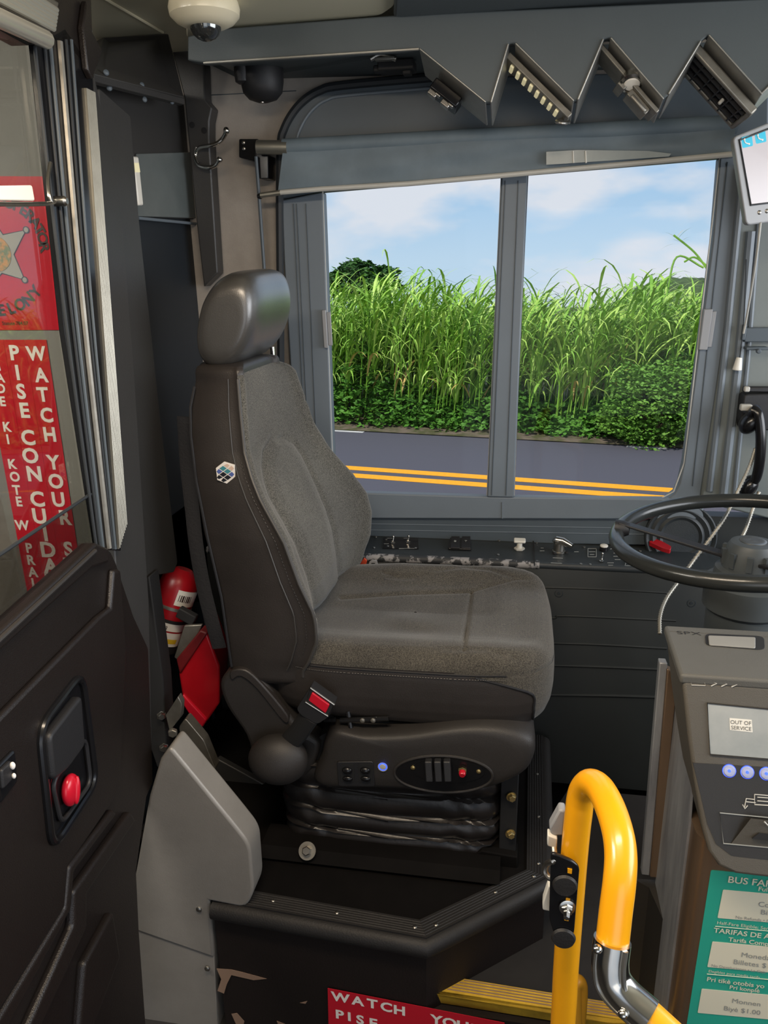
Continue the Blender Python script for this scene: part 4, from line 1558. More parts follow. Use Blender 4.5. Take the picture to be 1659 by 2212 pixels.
# lattice of small lozenges clipped by the hexagon
ci = 0
lat = []
u_, v_ = np.array([9.2, -6.6]), np.array([9.6, 6.4])
o0 = np.array([487, 1021.5])
for a in range(-3, 4):
    for b in range(-3, 4):
        cc = o0 + u_ * (a + .5) + v_ * b
        qd = [cc + (-u_ - v_) * .42, cc + (u_ - v_) * .42, cc + (u_ + v_) * .42, cc + (-u_ + v_) * .42]
        if inside(np.array([cc]), h)[0]:
            lat.append((cc[1], qd))
lat.sort(key=lambda z_: z_[0])
for k, (_, qd) in enumerate(lat):
    m_ = MB()
    cc = sum(qd) / 4
    qq = []
    for q in qd:
        if not inside(np.array([q]), h)[0]:
            q = cc + (q - cc) * .62
        qq.append(q)
    m_.prism([hx2(*q) + V(0, -.0006, 0) for q in qq], V(0, .0008, 0))
    f = k / max(1, len(lat) - 1)
    m_.build('badge_tile', 'badge_beige' if f < .12 else 'badge_teal' if f < .36 else 'badge_blue' if f < .62 else 'badge_black', bd)

# ---- cushion
CX, CY, CA, CB = -.235, (SY0 + SY1) / 2, .345, (SY1 - SY0) / 2
NT = 400
ths = np.linspace(0, 2 * pi, NT, endpoint=False)
def sq(th, n):
    c_, s_ = cos(th), sin(th)
    return (math.copysign(abs(c_) ** (2 / n), c_), math.copysign(abs(s_) ** (2 / n), s_))
prof = [(r_, .787 + .012 * r_ * r_ - .004) for r_ in np.linspace(.01, .86, 60)]
prof += [(.89, .793), (.92, .791), (.945, .787), (.965, .781), (.98, .773), (.989, .763), (.993, .754)]
ntop = len(prof)
prof += [(.989, .748)]
zz_ = np.linspace(.744, .625, 36)
prof += [(float(np.interp(z_, [.625, .638, .66, .685, .71, .73, .744], [.94, .97, .992, 1.0, 1.0, .998, .993])), float(.744 + (z_ - .744) * 1.09)) for z_ in zz_]
prof += [(.85, .608), (.5, .606)]
C = np.zeros((len(prof), NT, 3))
for i, (r_, z_) in enumerate(prof):
    for j, th in enumerate(ths):
        e = 2.6 + 2.3 * min(1, r_)
        a, b = sq(th, e)
        x, y = CX + CA * a * r_, CY + CB * b * r_
        fx = (x - CX) / CA
        zz = z_
        if i < ntop + 2:
            zz += .004 * fx - .020 * max(0, fx - .62) ** 1.0 * (1.6 if r_ < .99 else 1)
            by = abs((y - CY) / CB)
            zz += (.010 + (.018 * min(1, max(0, (fx + .7) / .5)) if y > CY else 0)) * math.exp(-((by - .78) / .16) ** 2) - .012 * (1 - min(1, by / .6)) * (1 if fx < .5 else max(0, 1 - (fx - .5) / .3))
        C[i, j] = (x, y, zz)
Q = project(C[:ntop + 2].reshape(-1, 3))
seams = [([(690, 1416), (840, 1410), (1001, 1401), (1010, 1340), (1018, 1277), (880, 1281), (735, 1291)], 3.2, .0065),
         ([(1018, 1277), (1060, 1264), (1112, 1250), (1150, 1249)], 3.2, .005),
         ([(1001, 1401), (1060, 1404), (1108, 1416), (1150, 1438), (1180, 1470)], 3.2, .005),
         ([(828, 1236), (860, 1244), (900, 1244), (950, 1230), (1000, 1224), (1060, 1230), (1110, 1246)], 3.0, .0045),
         ([(835, 1246), (870, 1250), (905, 1249)], 3.0, .003),
         ([(860, 1420), (940, 1424), (1040, 1424), (1108, 1414)], 3.0, .004)]
dz = np.zeros(len(Q))
for poly, w, d in seams:
    dz -= d * np.exp(-(segdist(Q, poly) / w) ** 2)
Cz = C[:ntop + 2].reshape(-1, 3)
dz += .006 * np.exp(-(((Q[:, 0] - 880) / 50) ** 2 + ((Q[:, 1] - 1340) / 14) ** 2)) - .005 * np.exp(-(((Q[:, 0] - 905) / 60) ** 2 + ((Q[:, 1] - 1362) / 10) ** 2))
dz *= (Cz[:, 2] > .755)
Cz[:, 2] += dz
C[:ntop + 2] = Cz.reshape(ntop + 2, NT, 3)
pf = np.ones((len(prof), NT), bool)
for i in range(ntop - 1, len(prof)):
    for j in range(NT):
        x, y, z = C[i, j]
        lim = .062 - .12 * max(0, (z - .69) / .055) ** 2
        if x < lim and y < 1.62:
            pf[i, j] = False
m_ = MB()
m_.grid(C, cv=True, pred=pf)
m_.build('cushion_fabric', 'fabric_ribbed', seat, smooth=60)
m_ = MB()
m_.grid(C, cv=True, pred=~pf)
m_.build('cushion_side', 'leather', seat, smooth=60)
m_ = MB()
line = [Vector(C[ntop, j]) + V(0, -.0005, 0) for j in range(NT) if C[ntop, j, 1] < 1.56 and C[ntop, j, 0] < .0]
line.sort(key=lambda p: p.x)
edge = []
for i in range(ntop + 1, len(prof) - 2):
    best = None
    for j in range(NT):
        x, y, z = C[i, j]
        if y < 1.62:
            e_ = abs(x - (.062 - .12 * max(0, (z - .69) / .055) ** 2))
            if best is None or e_ < best[0]:
                best = (e_, C[i, j])
    edge.append(Vector(best[1]) + V(.0, -.001, 0))
m_.tube([p for p in edge[::3]], .003, 8)
m_.tube(line, .0022, 6)
m_.build('piping', 'seam', seat)
m_ = MB()
for a, b in zip(line[:-1], line[1:]):
    n_ = max(1, int((b - a).length / .006))
    for k in range(n_):
        p, q = a.lerp(b, k / n_) + V(0, -.004, -.008), a.lerp(b, (k + .55) / n_) + V(0, -.004, -.008)
        m_.tube([p, q], .0008, 4)
m_.build('stitching', 'piping', seat)

# ---- rails under the cushion
m_ = MB()
m_.span((-.44, 1.56, .57), (.05, 1.97, .615))
m_.build('slide_frame', 'matte_black', seat, bevel=.004)
m_ = MB()
m_.tube([at(700, 1555, 1.50), at(726, 1556, 1.50)], .0045, 10)
for k in range(8):
    m_.lathe(at(702 + 3 * k, 1555, 1.50), (1, 0, 0), [(0, .0058), (.0016, .0058)], 10)
m_.tube([at(752, 1536, 1.51), at(758, 1572, 1.5)], .006, 8)
m_.tube([at(735, 1556, 1.50), at(840, 1552, 1.50)], .006, 8)
m_.build('slide_lever', 'gloss_black', seat)
for x in (783, 806):
    m_ = MB()
    m_.screw(at(x, 1556, 1.495), (0, -1, 0), .006)
    m_.build('bolt', 'dull_steel', seat)

# ---- side shroud with the seat controls
YS = 1.475
sh = [(678, 1700), (690, 1640), (700, 1598), (720, 1580), (790, 1590), (880, 1588), (980, 1574), (1050, 1572), (1110, 1582), (1150, 1604), (1156, 1636), (1140, 1670), (1100, 1692), (1060, 1706), (1000, 1716), (940, 1716), (880, 1710), (800, 1706)]
outl = spl(pieces(sh, lambda x, y: at(x, y, YS)), 4, closed=True)
cc = sum(outl, Vector()) / len(outl)
rows = []
for s_, dy in ((.02, -.004), (.5, -.004), (.80, -.003), (.90, .0), (.955, .006), (.985, .016), (1.0, .03), (1.0, .06), (.99, .12), (.98, .5), (.5, .505), (.02, .505)):
    rows.append([cc + (p - cc) * s_ + V(0, dy, 0) for p in outl])
m_ = MB()
m_.grid(np.array(rows), cv=True)
m_.build('side_shroud', 'shell_plastic', seat, smooth=50)
m_ = MB()
m_.prism(rnd_poly(pieces([(640, 1690), (690, 1590), (760, 1560), (1110, 1560), (1140, 1600), (1100, 1640), (700, 1650)], lambda x, y: at(x, y, 1.53)), .01), (0, .4, 0))
m_.build('shroud_core', 'matte_black', seat, bevel=.006)
sp = lambda x, y, d=0: at(x, y, YS - .004 - d)
# double rocker switch
m_ = MB()
m_.prism(rnd_poly([sp(728, 1644), sp(806, 1643), sp(811, 1697), sp(732, 1696)], .006), (0, -.004, 0))
rb = m_.build('rocker_bezel', 'black_plastic', seat, bevel=.0015)
for x0 in (735, 774):
    m_ = MB()
    m_.prism(rnd_poly([sp(x0, 1651, .005), sp(x0 + 29, 1651, .005), sp(x0 + 31, 1690, .005), sp(x0 + 1, 1690, .005)], .004), (0, .003, 0))
    m_.build('rocker_well', 'matte_black', rb)
    m_ = MB()
    a = sp(x0 + 15, 1664, .006)
    m_.ell(a, (.012, .008, .009))
    m_.ell(sp(x0 + 16, 1682, .006), (.012, .006, .007))
    m_.build('rocker', 'gloss_black', rb)
# lit push button
m_ = MB()
m_.lathe(sp(827, 1656, -.001), (0, -1, 0), [(0, .0115), (.003, .0115), (.0042, .0098)], 28)
pb = m_.build('push_button', 'light_plastic', seat)
m_ = MB()
m_.lathe(sp(827, 1656, .0022), (0, -1, 0), [(0, .0102), (.0012, .0100), (.0013, .0078), (.0, .0077)], 28)
m_.build('blue_ring', 'led_blue', pb)
m_ = MB()
m_.lathe(sp(827, 1656, .003), (0, -1, 0), [(0, .0072), (.002, .007), (.0024, .005)], 24)
m_.build('cap', 'light_plastic', pb)
# oval dish with paddles
ov = [(958 + 106 * cos(a), 1672 + 39 * sin(a) + 4 * cos(a)) for a in np.linspace(0, 2 * pi, 48, endpoint=False)]
m_ = MB()
m_.tube([sp(x, y, .001) for x, y in ov], .0035, 8, closed=True)
dh = m_.build('control_rim', 'shell_plastic', seat)
m_ = MB()
ov2 = [(968 + 78 * cos(a), 1666 + 25 * sin(a) + 3 * cos(a)) for a in np.linspace(0, 2 * pi, 40, endpoint=False)]
m_.prism([sp(x, y, .002) for x, y in ov], (0, .003, 0))
m_.prism([sp(x, y, .0035) for x, y in ov2], (0, .003, 0))
m_.build('control_plate', 'gloss_black', dh)
for x0 in (918, 938, 958):
    m_ = MB()
    m_.prism(rnd_poly([sp(x0 - 1, 1646, .018), sp(x0 + 14, 1646, .018), sp(x0 + 17, 1690, .03), sp(x0 + 2, 1690, .03)], .003), (0, .016, 0))
    m_.build('paddle', 'black_plastic', dh, bevel=.002)
m_ = MB()
m_.lathe(sp(999, 1664, .003), (0, -1, -.2), [(0, .010), (.006, .010), (.008, .007), (.012, .007)], 6)
m_.build('knob_nut', 'brass', dh)
m_ = MB()
m_.lathe(sp(999, 1667, .012), (0, -1, -.25), [(0, .0075), (.008, .0078), (.011, .006)], 18)
m_.build('red_knob', 'red_plastic', dh)
for x0, y0_ in ((892, 1658), (1034, 1666)):
    m_ = MB()
    m_.screw(sp(x0, y0_, .003), (0, -1, 0), .0055)
    m_.build('screw', 'brass', dh)

# ---- recliner cover, hinge arm, buckle
m_ = MB()
m_.ell(at(601, 1640, 1.47), (.072, .05, .062), Matrix.Rotation(-.12, 3, 'Y'), 32, 18)
m_.build('recliner_cover', 'shell_plastic', seat)
m_ = MB()
P_ = spl(pieces([(474, 1480), (492, 1452), (525, 1444), (565, 1470), (610, 1530), (650, 1580), (690, 1610), (660, 1680), (590, 1690), (550, 1650), (530, 1590), (490, 1530)], lambda x, y: at(x, y, 1.51)), 4, closed=True)
m_.prism(P_, (0, .06, 0))
m_.build('hinge_cover', 'shell_plastic', seat, bevel=.012, seg=4)
m_ = MB()
P_ = spl(pieces([(498, 1450), (530, 1448), (565, 1478), (620, 1545), (612, 1560), (555, 1490), (520, 1462), (500, 1470)], lambda x, y: at(x, y, 1.505)), 4, closed=True)
m_.prism(P_, (0, .02, 0))
m_.build('hinge_flange', 'leather', seat, bevel=.004)
m_ = MB()
b0, b1 = at(620, 1610, 1.475), at(668, 1548, 1.455)
m_.tube([b0, b0.lerp(b1, .5) + V(.003, 0, 0), b1], .024, 12, squash=.45)
m_.build('buckle_stalk', 'matte_black', seat)
bd_ = [(640, 1532), (671, 1484), (723, 1521), (711, 1548), (685, 1566), (650, 1545)]
m_ = MB()
m_.prism(rnd_poly(pieces(bd_, lambda x, y: at(x, y, 1.445)), [.01, .002, .002, .01, .012, .012]), (0, .03, 0))
bk = m_.build('buckle', 'black_plastic', seat, bevel=.004, seg=3)
m_ = MB()
m_.tube(pieces([(671, 1486), (722, 1522), (709, 1547), (660, 1516)], lambda x, y: at(x, y, 1.444)), .0022, 8, closed=True)
m_.build('buckle_lip', 'steel', bk)
m_ = MB()
m_.prism(pieces([(674, 1496), (712, 1523), (703, 1542), (666, 1514)], lambda x, y: at(x, y, 1.441)), (0, .006, 0))
m_.build('release_button', 'red_plastic', bk, bevel=.0025, seg=3)

# ---- bellows
x0, x1, ya, yb = -.545, .0, 1.515, 1.97
zt, zb = .475, .258
nzb, per = 120, 200
A = np.zeros((nzb, per, 3))
for i in range(nzb):
    v = i / (nzb - 1)
    for j in range(per):
        th = 2 * pi * j / per
        a, b = sq(th, 9)
        amp = .5 - .5 * abs(math.cos(pi * (v * 3.6 + .15 * sin(2.2 * a + 1.0))))
        cr = abs(sin(pi * (v * 3.6 + .12 * sin(2.0 * a + .6) + .05 * sin(5 * a))))
        o_ = .015 * cr ** .6 + .019 * max(0, 1 - cr / .16) ** 1.4 + .0014 * sin(17 * a + 9 * v) + .0012 * sin(31 * a * b + 14 * v)
        sag = .020 * sin(pi * (a + 1) / 2) * sin(pi * v)
        zz = zt + (zb - zt) * v - sag + .018 * (-(a) * .3)
        A[i, j] = ((x0 + x1) / 2 + a * ((x1 - x0) / 2 - .012 + o_), (ya + yb) / 2 + b * ((yb - ya) / 2 - .012 + o_), zz)
m_ = MB()
m_.grid(A, cv=True)
m_.add(A[0], [tuple(range(per))])
m_.add(A[-1], [tuple(range(per))])
m_.build('bellows', 'bellows_vinyl', seat, smooth=70)
# ---- base frame and its bolts
m_ = MB()
m_.span((-.53, 1.54, .252), (-.01, 1.96, .275))
m_.prism(pieces([(1040, 1838), (1118, 1852), (1118, 1888), (1018, 1866), (1018, 1850)], lambda x, y: at(x, y, 1.51)), (0, .05, 0))
m_.build('base_frame', 'pit_black', seat, bevel=.003)
m_ = MB()
m_.prism([V(-.005, 1.53, .251), V(.035, 1.53, .251), V(.045, 1.95, .251), V(.0, 1.95, .251)], (0, 0, .24))
m_.build('side_plate', 'matte_black', seat, bevel=.002)
for x, y in ((1104, 1720), (1102, 1800)):
    m_ = MB()
    m_.hexhead(at(x, y, 1.525), (.3, -1, 0), .009, .012)
    m_.lathe(at(x, y, 1.527), (.3, -1, 0), [(0, .012), (.003, .012)], 16)
    m_.build('bolt', 'brass', seat)

m_ = MB()
m_.lathe(at(664, 1838, 1.449), (0, -1, .8), [(0, .021), (.003, .021)], 24)
m_.build('washer', 'dull_steel', seat)
m_ = MB()
m_.lathe(at(664, 1838, 1.447), (0, -1, .8), [(0, .011), (.013, .011), (.015, .009)], 6)
m_.build('hex_bolt', 'steel', seat)
m_ = MB()
m_.prism([V(-.58, 1.44, .250), V(-.58, 1.465, .268), V(-.58, 1.54, .268), V(-.58, 1.54, .250)], (.58, 0, 0))
m_.build('base_plinth', 'pit_black', seat)

# ---- shoulder belt hanging behind the backrest and tongue on the far side
t = thing('seat_belt', 'black shoulder belt webbing hanging behind the seat back', 'belt', at(470, 1400, 1.60))
m_ = MB()
pth = [(398, 900, 1.62), (404, 1000, 1.62), (414, 1090, 1.60), (424, 1180, 1.58), (440, 1270, 1.57), (460, 1350, 1.56), (474, 1400, 1.56)]
cl = spl([at(*p) for p in pth], 6)
m_.tube(cl, .018, 8, squash=.14)
m_.build('webbing', 'webbing', t)
m_ = MB()
pth = [(395, 905, 1.63), (396, 985, 1.63), (406, 1080, 1.62), (418, 1170, 1.60), (432, 1262, 1.59), (448, 1350, 1.58)]
m_.tube(spl([at(*p) for p in pth], 6), .007, 8, squash=.4)
m_.build('return_webbing', 'webbing', t)
t = thing('belt_tongue', 'belt tongue with orange red webbing on the far side of the cushion', 'belt', at(790, 1240, 2.05))
m_ = MB()
m_.prism(rnd_poly(pieces([(786, 1206), (792, 1212), (788, 1232), (768, 1246), (772, 1226)], lambda x, y: at(x, y, 2.06)), .003), (0, .008, 0))
m_.build('webbing', 'orange_web', t, bevel=.001)
m_ = MB()
A_ = pieces([(798, 1213), (804, 1209), (814, 1211), (816, 1219), (806, 1240), (790, 1244)], lambda x, y: at(x, y, 2.055))
m_.prism(A_, (0, .003, 0))
m_.build('plate', 'grey_plastic', t, bevel=.0008)
m_ = MB()
m_.prism(rnd_poly(pieces([(802, 1216), (810, 1216), (810, 1228), (800, 1228)], lambda x, y: at(x, y, 2.0535)), .002), (0, .001, 0))
m_.build('slot', 'matte_black', t)

# ================================================================== platform, step and riser sticker
ZP = .24
PA, PB, PC, PD = V(-.645, 1.305, ZP), V(-.151, 1.275, ZP), V(.107, 1.486, ZP), V(.115, 2.06, ZP)
t = thing('seat_platform', 'black rubber covered platform under the driver seat with screwed edge strips', 'platform', V(-.35, 1.7, -.16))
m_ = MB()
m_.prism([V(p.x, p.y, -.16) for p in (PA, PB, PC, PD, V(-.92, 2.06, 0), V(-.92, 1.5, 0), V(-.645, 1.5, 0))], (0, 0, ZP + .154))
m_.build('body', 'riser_black', t)
m_ = MB()
m_.prism([V(p.x, p.y, ZP - .006) for p in (PA + V(0, .02, 0), PB + V(-.01, .03, 0), PC + V(-.03, .01, 0), PD + V(-.03, 0, 0), V(-.92, 2.06, 0), V(-.92, 1.5, 0), V(-.645, 1.5, 0))], (0, 0, .005))
m_.build('top_mat', 'pit_black', t)
m_ = MB()
path = []
for a, b in ((PA, PB), (PB, PC), (PC, PD)):
    path += [a.lerp(b, k / 6) for k in range(6)]
path.append(PD)
m_.tube([p - V(0, 0, .022) for p in path], .022, 14)
m_.build('rolled_edge', 'rubber', t)
def edge_strip(a, b, ia, ib):
    m1 = MB()
    m1.prism([a, b, ib, ia], (0, 0, .004))
    for k in range(1, 7):
        f = k / 7
        m1.tube([a.lerp(ia, f) + V(0, 0, .004), b.lerp(ib, f) + V(0, 0, .004)], .0014, 5)
    m1.build('edge_strip', 'rubber', t)
w_ = .045
IA, IB = PA + V(0, w_, 0), PB + V(-.02, w_, 0)
IC, ID = PC + V(-w_, .018, 0), PD + V(-w_, 0, 0)
edge_strip(PA, PB, IA, IB)
edge_strip(PB, PC, IB, IC)
edge_strip(PC, PD, IC, ID)
for x, y in ((590, 1946), (728, 1972), (896, 2003), (942, 1998), (1070, 1927), (1153, 1893), (1163, 1865), (1163, 1764), (1160, 1672)):
    m_ = MB()
    m_.screw(atz(x, y, ZP + .004), (0, 0, 1), .0048)
    m_.build('screw', 'steel', t)
for pix in ([(468, 2092), (500, 2094), (525, 2100), (576, 2114), (548, 2117), (500, 2106), (490, 2126), (484, 2146), (470, 2140), (478, 2115)],
            [(500, 2190), (512, 2188), (528, 2206), (524, 2222), (510, 2212)], [(648, 2166), (664, 2162), (660, 2168)], [(598, 2205), (616, 2212), (604, 2222)]):
    m_ = MB()
    m_.prism(pieces(pix, lambda x, y: onp(x, y, PA - V(0, .0015, 0), V(.054, 1, 0).normalized())), (0, -.0006, 0))
    m_.build('scrape', 'scrape', t)

m_ = MB()
m_.prism([V(-.13, 1.315, -.16), V(.30, 1.315, -.16), V(.30, 1.37, -.16), V(1.7, 1.37, -.16), V(1.7, 2.06, -.16), V(.2, 2.06, -.16)], (0, 0, .22))
o = m_.build('floor_cab', 'floor_dark', kind='structure')
nz0 = [atz(x, y, .068) for x, y in ((937, 2145), (997, 2113), (1400, 2178), (1400, 2218))]
t = thing('step_nosing', 'yellow ribbed step nosing beside the pole', 'step', V(.1, 1.3, .03))
m_ = MB()
m_.prism(nz0, (0, 0, -.008))
m_.prism([nz0[0], nz0[3], nz0[3] + V(0, .006, -.034), nz0[0] + V(0, .006, -.034)], (0, .008, 0))
m_.build('tread', 'yellow_worn', t, bevel=.004, seg=3)
m_ = MB()
m_.span((-.15, 1.2825, -.16), (.295, 1.312, .03))
m_.build('riser', 'riser_black', t)
m_ = MB()
for f in (.30, .45, .60, .75, .9):
    m_.tube([nz0[0].lerp(nz0[1], f) + V(.012, 0, .0005), nz0[3].lerp(nz0[2], f) + V(0, 0, .0005)], .0013, 6)
m_.build('grip_rib', 'scrape', t)

t = thing('riser_sticker', 'red sticker on the platform riser reading WATCH YOUR STEP, PISE CON CUIDADO', 'sticker', V(-.1, 1.27, .0))
pn = V(.054, 1, 0).normalized()
def rz(x, y, d=0.0):
    return onp(x, y, PB - pn * (.003 + d), pn)
m_ = MB()
m_.prism(pieces([(708, 2134), (1090, 2209), (1090, 2290), (710, 2214)], rz), (0, -.001, 0))
m_.build('sheet', 'red_vinyl', t)
rx = V(1, -.054, 0).normalized()
for word in ((('W', 662, 935), ('A', 736, 950), ('T', 798, 962), ('C', 858, 976), ('H', 914, 990)), (('Y', 1072, 1030), ('O', 1128, 1043), ('U', 1184, 1056), ('R', 1240, 1070)),
             (('P', 658, 1008), ('I', 700, 1017), ('S', 746, 1030), ('E', 802, 1044)), (('C', 950, 1080), ('O', 1010, 1096), ('N', 1070, 1108))):
    m_ = MB()
    for ch, x, y in word:
        x, y = 400 + x / 1.975, 1680 + y / 1.975
        m_.text(ch, rz(x, y, .002) - ZU * .014, rx, ZU, .036, align='CENTER', bold=.035, squeeze=1.1)
    m_.build('lettering', 'white_print', t, normals=False)

# ================================================================== side console under the window
CN = V(0, -.0625, 1).normalized()
CP = V(0, 2.08, .797)
def co(x, y, h=0.0):
    return onp(x, y, CP + CN * h, CN)
t = thing('side_console', 'black side console under the window with toggles, knobs and levers', 'console', V(0, 2.15, .1))
m_ = MB()
m_.prism([V(-.92, 2.085, .06), V(-.92, 2.075, .78), V(-.92, 2.085, .797), V(-.92, 2.235, .807), V(-.92, 2.235, .06)], (2.4, 0, 0))
m_.build('body', 'kick_panel', t)
m_ = MB()
m_.prism([V(-.92, 2.082, .7955), V(1.4, 2.082, .7955), V(1.4, 2.215, .804), V(-.92, 2.215, .804)], CN * .003)
m_.build('top_plate', 'console_black', t, bevel=.001)
m_ = MB()
m_.tube([V(-.92 + .1 * k, 2.083 + .001 * sin(k), .790) for k in range(11)] , .0125, 12)
m_.build('worn_edge', 'worn_edge', t)
m_ = MB()
m_.tube([V(.08 + .1 * k, 2.083, .790) for k in range(13)], .011, 12)
m_.build('front_edge', 'console_black', t)
m_ = MB()
m_.prism([co(1150, 1158, .004), co(1153, 1222, .004), co(1156, 1222, .004), co(1153, 1158, .004)], CN * .001)
m_.build('plate_joint', 'matte_black', t)
# pressed ribs on the front
kp = lambda x, y: at(x, y, 2.079)
for pix in ([(1180, 1480), (1182, 1350), (1200, 1334), (1230, 1330), (1460, 1340)], [(1180, 1388), (1300, 1392), (1440, 1400)], [(1170, 1436), (1300, 1440), (1440, 1446)], [(1150, 1500), (1300, 1502), (1440, 1506)], [(1170, 1268), (1300, 1272), (1440, 1280)]):
    m_ = MB()
    m_.tube(spl(pieces(pix, kp), 6), .0045, 8)
    m_.build('pressed_rib', 'kick_panel', t)
for x, y in ((1207, 1281), (1493, 1302)):
    m_ = MB()
    m_.lathe(kp(x, y), (0, -1, 0), [(0, .014), (.003, .013), (.0035, .010), (.001, .0095)], 20)
    m_.lathe(kp(x, y), (0, -1, 0), [(0, .006), (.004, .005)], 6)
    m_.build('fixing', 'console_black', t)
# toggle plate and toggles
m_ = MB()
m_.prism([co(829, 1161, .003), co(903, 1163, .003), co(904, 1186, .003), co(826, 1185, .003)], CN * .001)
m_.build('toggle_plate', 'gloss_black', t)
def toggle(x, y, h=.02, lean=(.1, .2, 1)):
    b = co(x, y, .004)
    m1 = MB()
    m1.lathe(b, CN, [(0, .008), (.003, .008), (.004, .0055), (.007, .005)], 6)
    m1.tube([b, b + Vector(lean).normalized() * h * .6, b + Vector(lean).normalized() * h], [.002, .0026, .0036], 10)
    m1.ell(b + Vector(lean).normalized() * h, (.0036, .0036, .0036), None, 10, 6)
    m1.build('toggle_switch', 'chrome', t)
toggle(848, 1173)
toggle(881, 1172)
toggle(1299, 1212, .022)
toggle(1376, 1218, .02, (-.3, .3, 1))
for x, y in ((812, 1160), (808, 1183), (834, 1166), (838, 1180), (898, 1184), (1078, 1168), (1076, 1198), (1159, 1173), (1160, 1212), (1262, 1182), (1255, 1218), (1275, 1219), (1383, 1190)):
    m_ = MB()
    m_.screw(co(x, y, .003), CN, .0042)
    m_.build('screw', 'steel', t)
# rocker pair
m_ = MB()
m_.prism(rnd_poly([co(968, 1188, .003), co(1018, 1190, .003), co(1016, 1166, .003), co(972, 1165, .003)], .003), CN * .006)
m_.build('rocker_frame', 'gloss_black', t, bevel=.001)
for x0 in (973, 996):
    m_ = MB()
    A_ = [co(x0, 1185, .008), co(x0 + 20, 1186, .008), co(x0 + 20, 1166, .008), co(x0 + 2, 1166, .008)]
    m_.loft(A_, [A_[0] + CN * .004, A_[1] + CN * .004, A_[2] + CN * .012, A_[3] + CN * .012])
    rk = m_.build('rocker', 'black_plastic', t, bevel=.001)
    m_ = MB()
    c_ = (A_[0] + A_[2]) / 2 + CN * .0095
    m_.box(c_ + V(0, .004, .001), (.007, .0012, .0012))
    if x0 < 980:
        m_.lathe(c_ - V(0, .003, 0), CN, [(0, .0035), (.0012, .0035), (.0012, .0025), (0, .0025)], 14)
    else:
        m_.box(c_, (.0012, .01, .0012))
    m_.build('rocker_mark', 'grey_print', rk)
# white pull knob
b = co(1122, 1186, .003)
m_ = MB()
m_.lathe(b, CN, [(0, .016), (.004, .016), (.005, .011)], 6)
m_.build('knob_nut', 'light_plastic', t)
m_ = MB()
m_.tube([b, b + CN * .022], .008, 14)
m_.prism(rnd_poly([b + V(-.017, -.012, .022), b + V(.017, -.012, .022), b + V(.017, .014, .024), b + V(-.017, .014, .024)], .005), CN * .007)
m_.build('pull_knob', 'white_plastic', t, bevel=.002)
# chrome valve lever
b = co(1207, 1192, .003)
m_ = MB()
m_.lathe(b, CN, [(0, .019), (.004, .019), (.006, .016), (.034, .0145)], 24)
m_.build('lever_base', 'steel', t)
m_ = MB()
tp = b + CN * .036
m_.tube([tp + V(-.008, 0, 0), tp + V(.012, -.006, 0), tp + V(.036, -.022, -.008)], [.0155, .013, .008], 12, squash=1)
m_.ell(tp + V(-.004, 0, .0), (.016, .016, .010))
m_.lathe(tp + V(-.004, 0, .008), CN, [(0, .006), (.004, .005)], 12)
m_.build('valve_lever', 'chrome', t)
m_ = MB()
m_.screw(b + V(.022, -.01, .002), CN, .006)
m_.screw(b + V(-.012, -.016, .0), CN, .006)
m_.build('lever_fixing', 'matte_black', t)
# round white knob
b = co(1304, 1188, .003)
m_ = MB()
m_.lathe(b, CN, [(0, .0125), (.008, .012), (.012, .0115)], 24)
m_.build('rotary_knob', 'gloss_black', t)
m_ = MB()
m_.lathe(b + CN * .011, CN, [(0, .0115), (.004, .0115), (.005, .010)], 24)
m_.build('knob_cap', 'white_plastic', t)
# printed marks
m_ = MB()
def cline(x0, y0, x1, y1, w=.0009):
    m_.tube([co(x0, y0, .0036), co(x1, y1, .0036)], w, 4)
for q in ((1270, 1185, 1288, 1185), (1270, 1203, 1288, 1203), (1270, 1185, 1270, 1203), (1288, 1185, 1288, 1203), (1272, 1192, 1286, 1192), (1274, 1198, 1284, 1198), (1325, 1195, 1345, 1196), (1325, 1202, 1335, 1202), (1328, 1209, 1340, 1209), (1337, 1190, 1341, 1190), (1318, 1186, 1332, 1184), (1358, 1190, 1350, 1222), (1352, 1222, 1364, 1222), (1364, 1222, 1360, 1210), (1194, 1205, 1216, 1206), (1190, 1216, 1214, 1217), (1240, 1192, 1250, 1192), (1166, 1190, 1176, 1190), (1168, 1184, 1174, 1184), (1312, 1216, 1326, 1216), (1314, 1221, 1324, 1221), (836, 1163, 850, 1163), (872, 1163, 884, 1163), (829, 1175, 840, 1175), (862, 1185, 896, 1185)):
    cline(*q)
m_.build('printed_marks', 'grey_print', t)
b = co(1424, 1190, .006)
m_ = MB()
m_.prism(rnd_poly([b + V(-.03, .01, .012), b + V(-.006, .018, .02), b + V(.03, -.012, .008), b + V(.026, -.022, .0), b + V(.004, -.016, .004)], .005), V(0, 0, .012))
m_.build('red_knob', 'red_paint', t, bevel=.003)

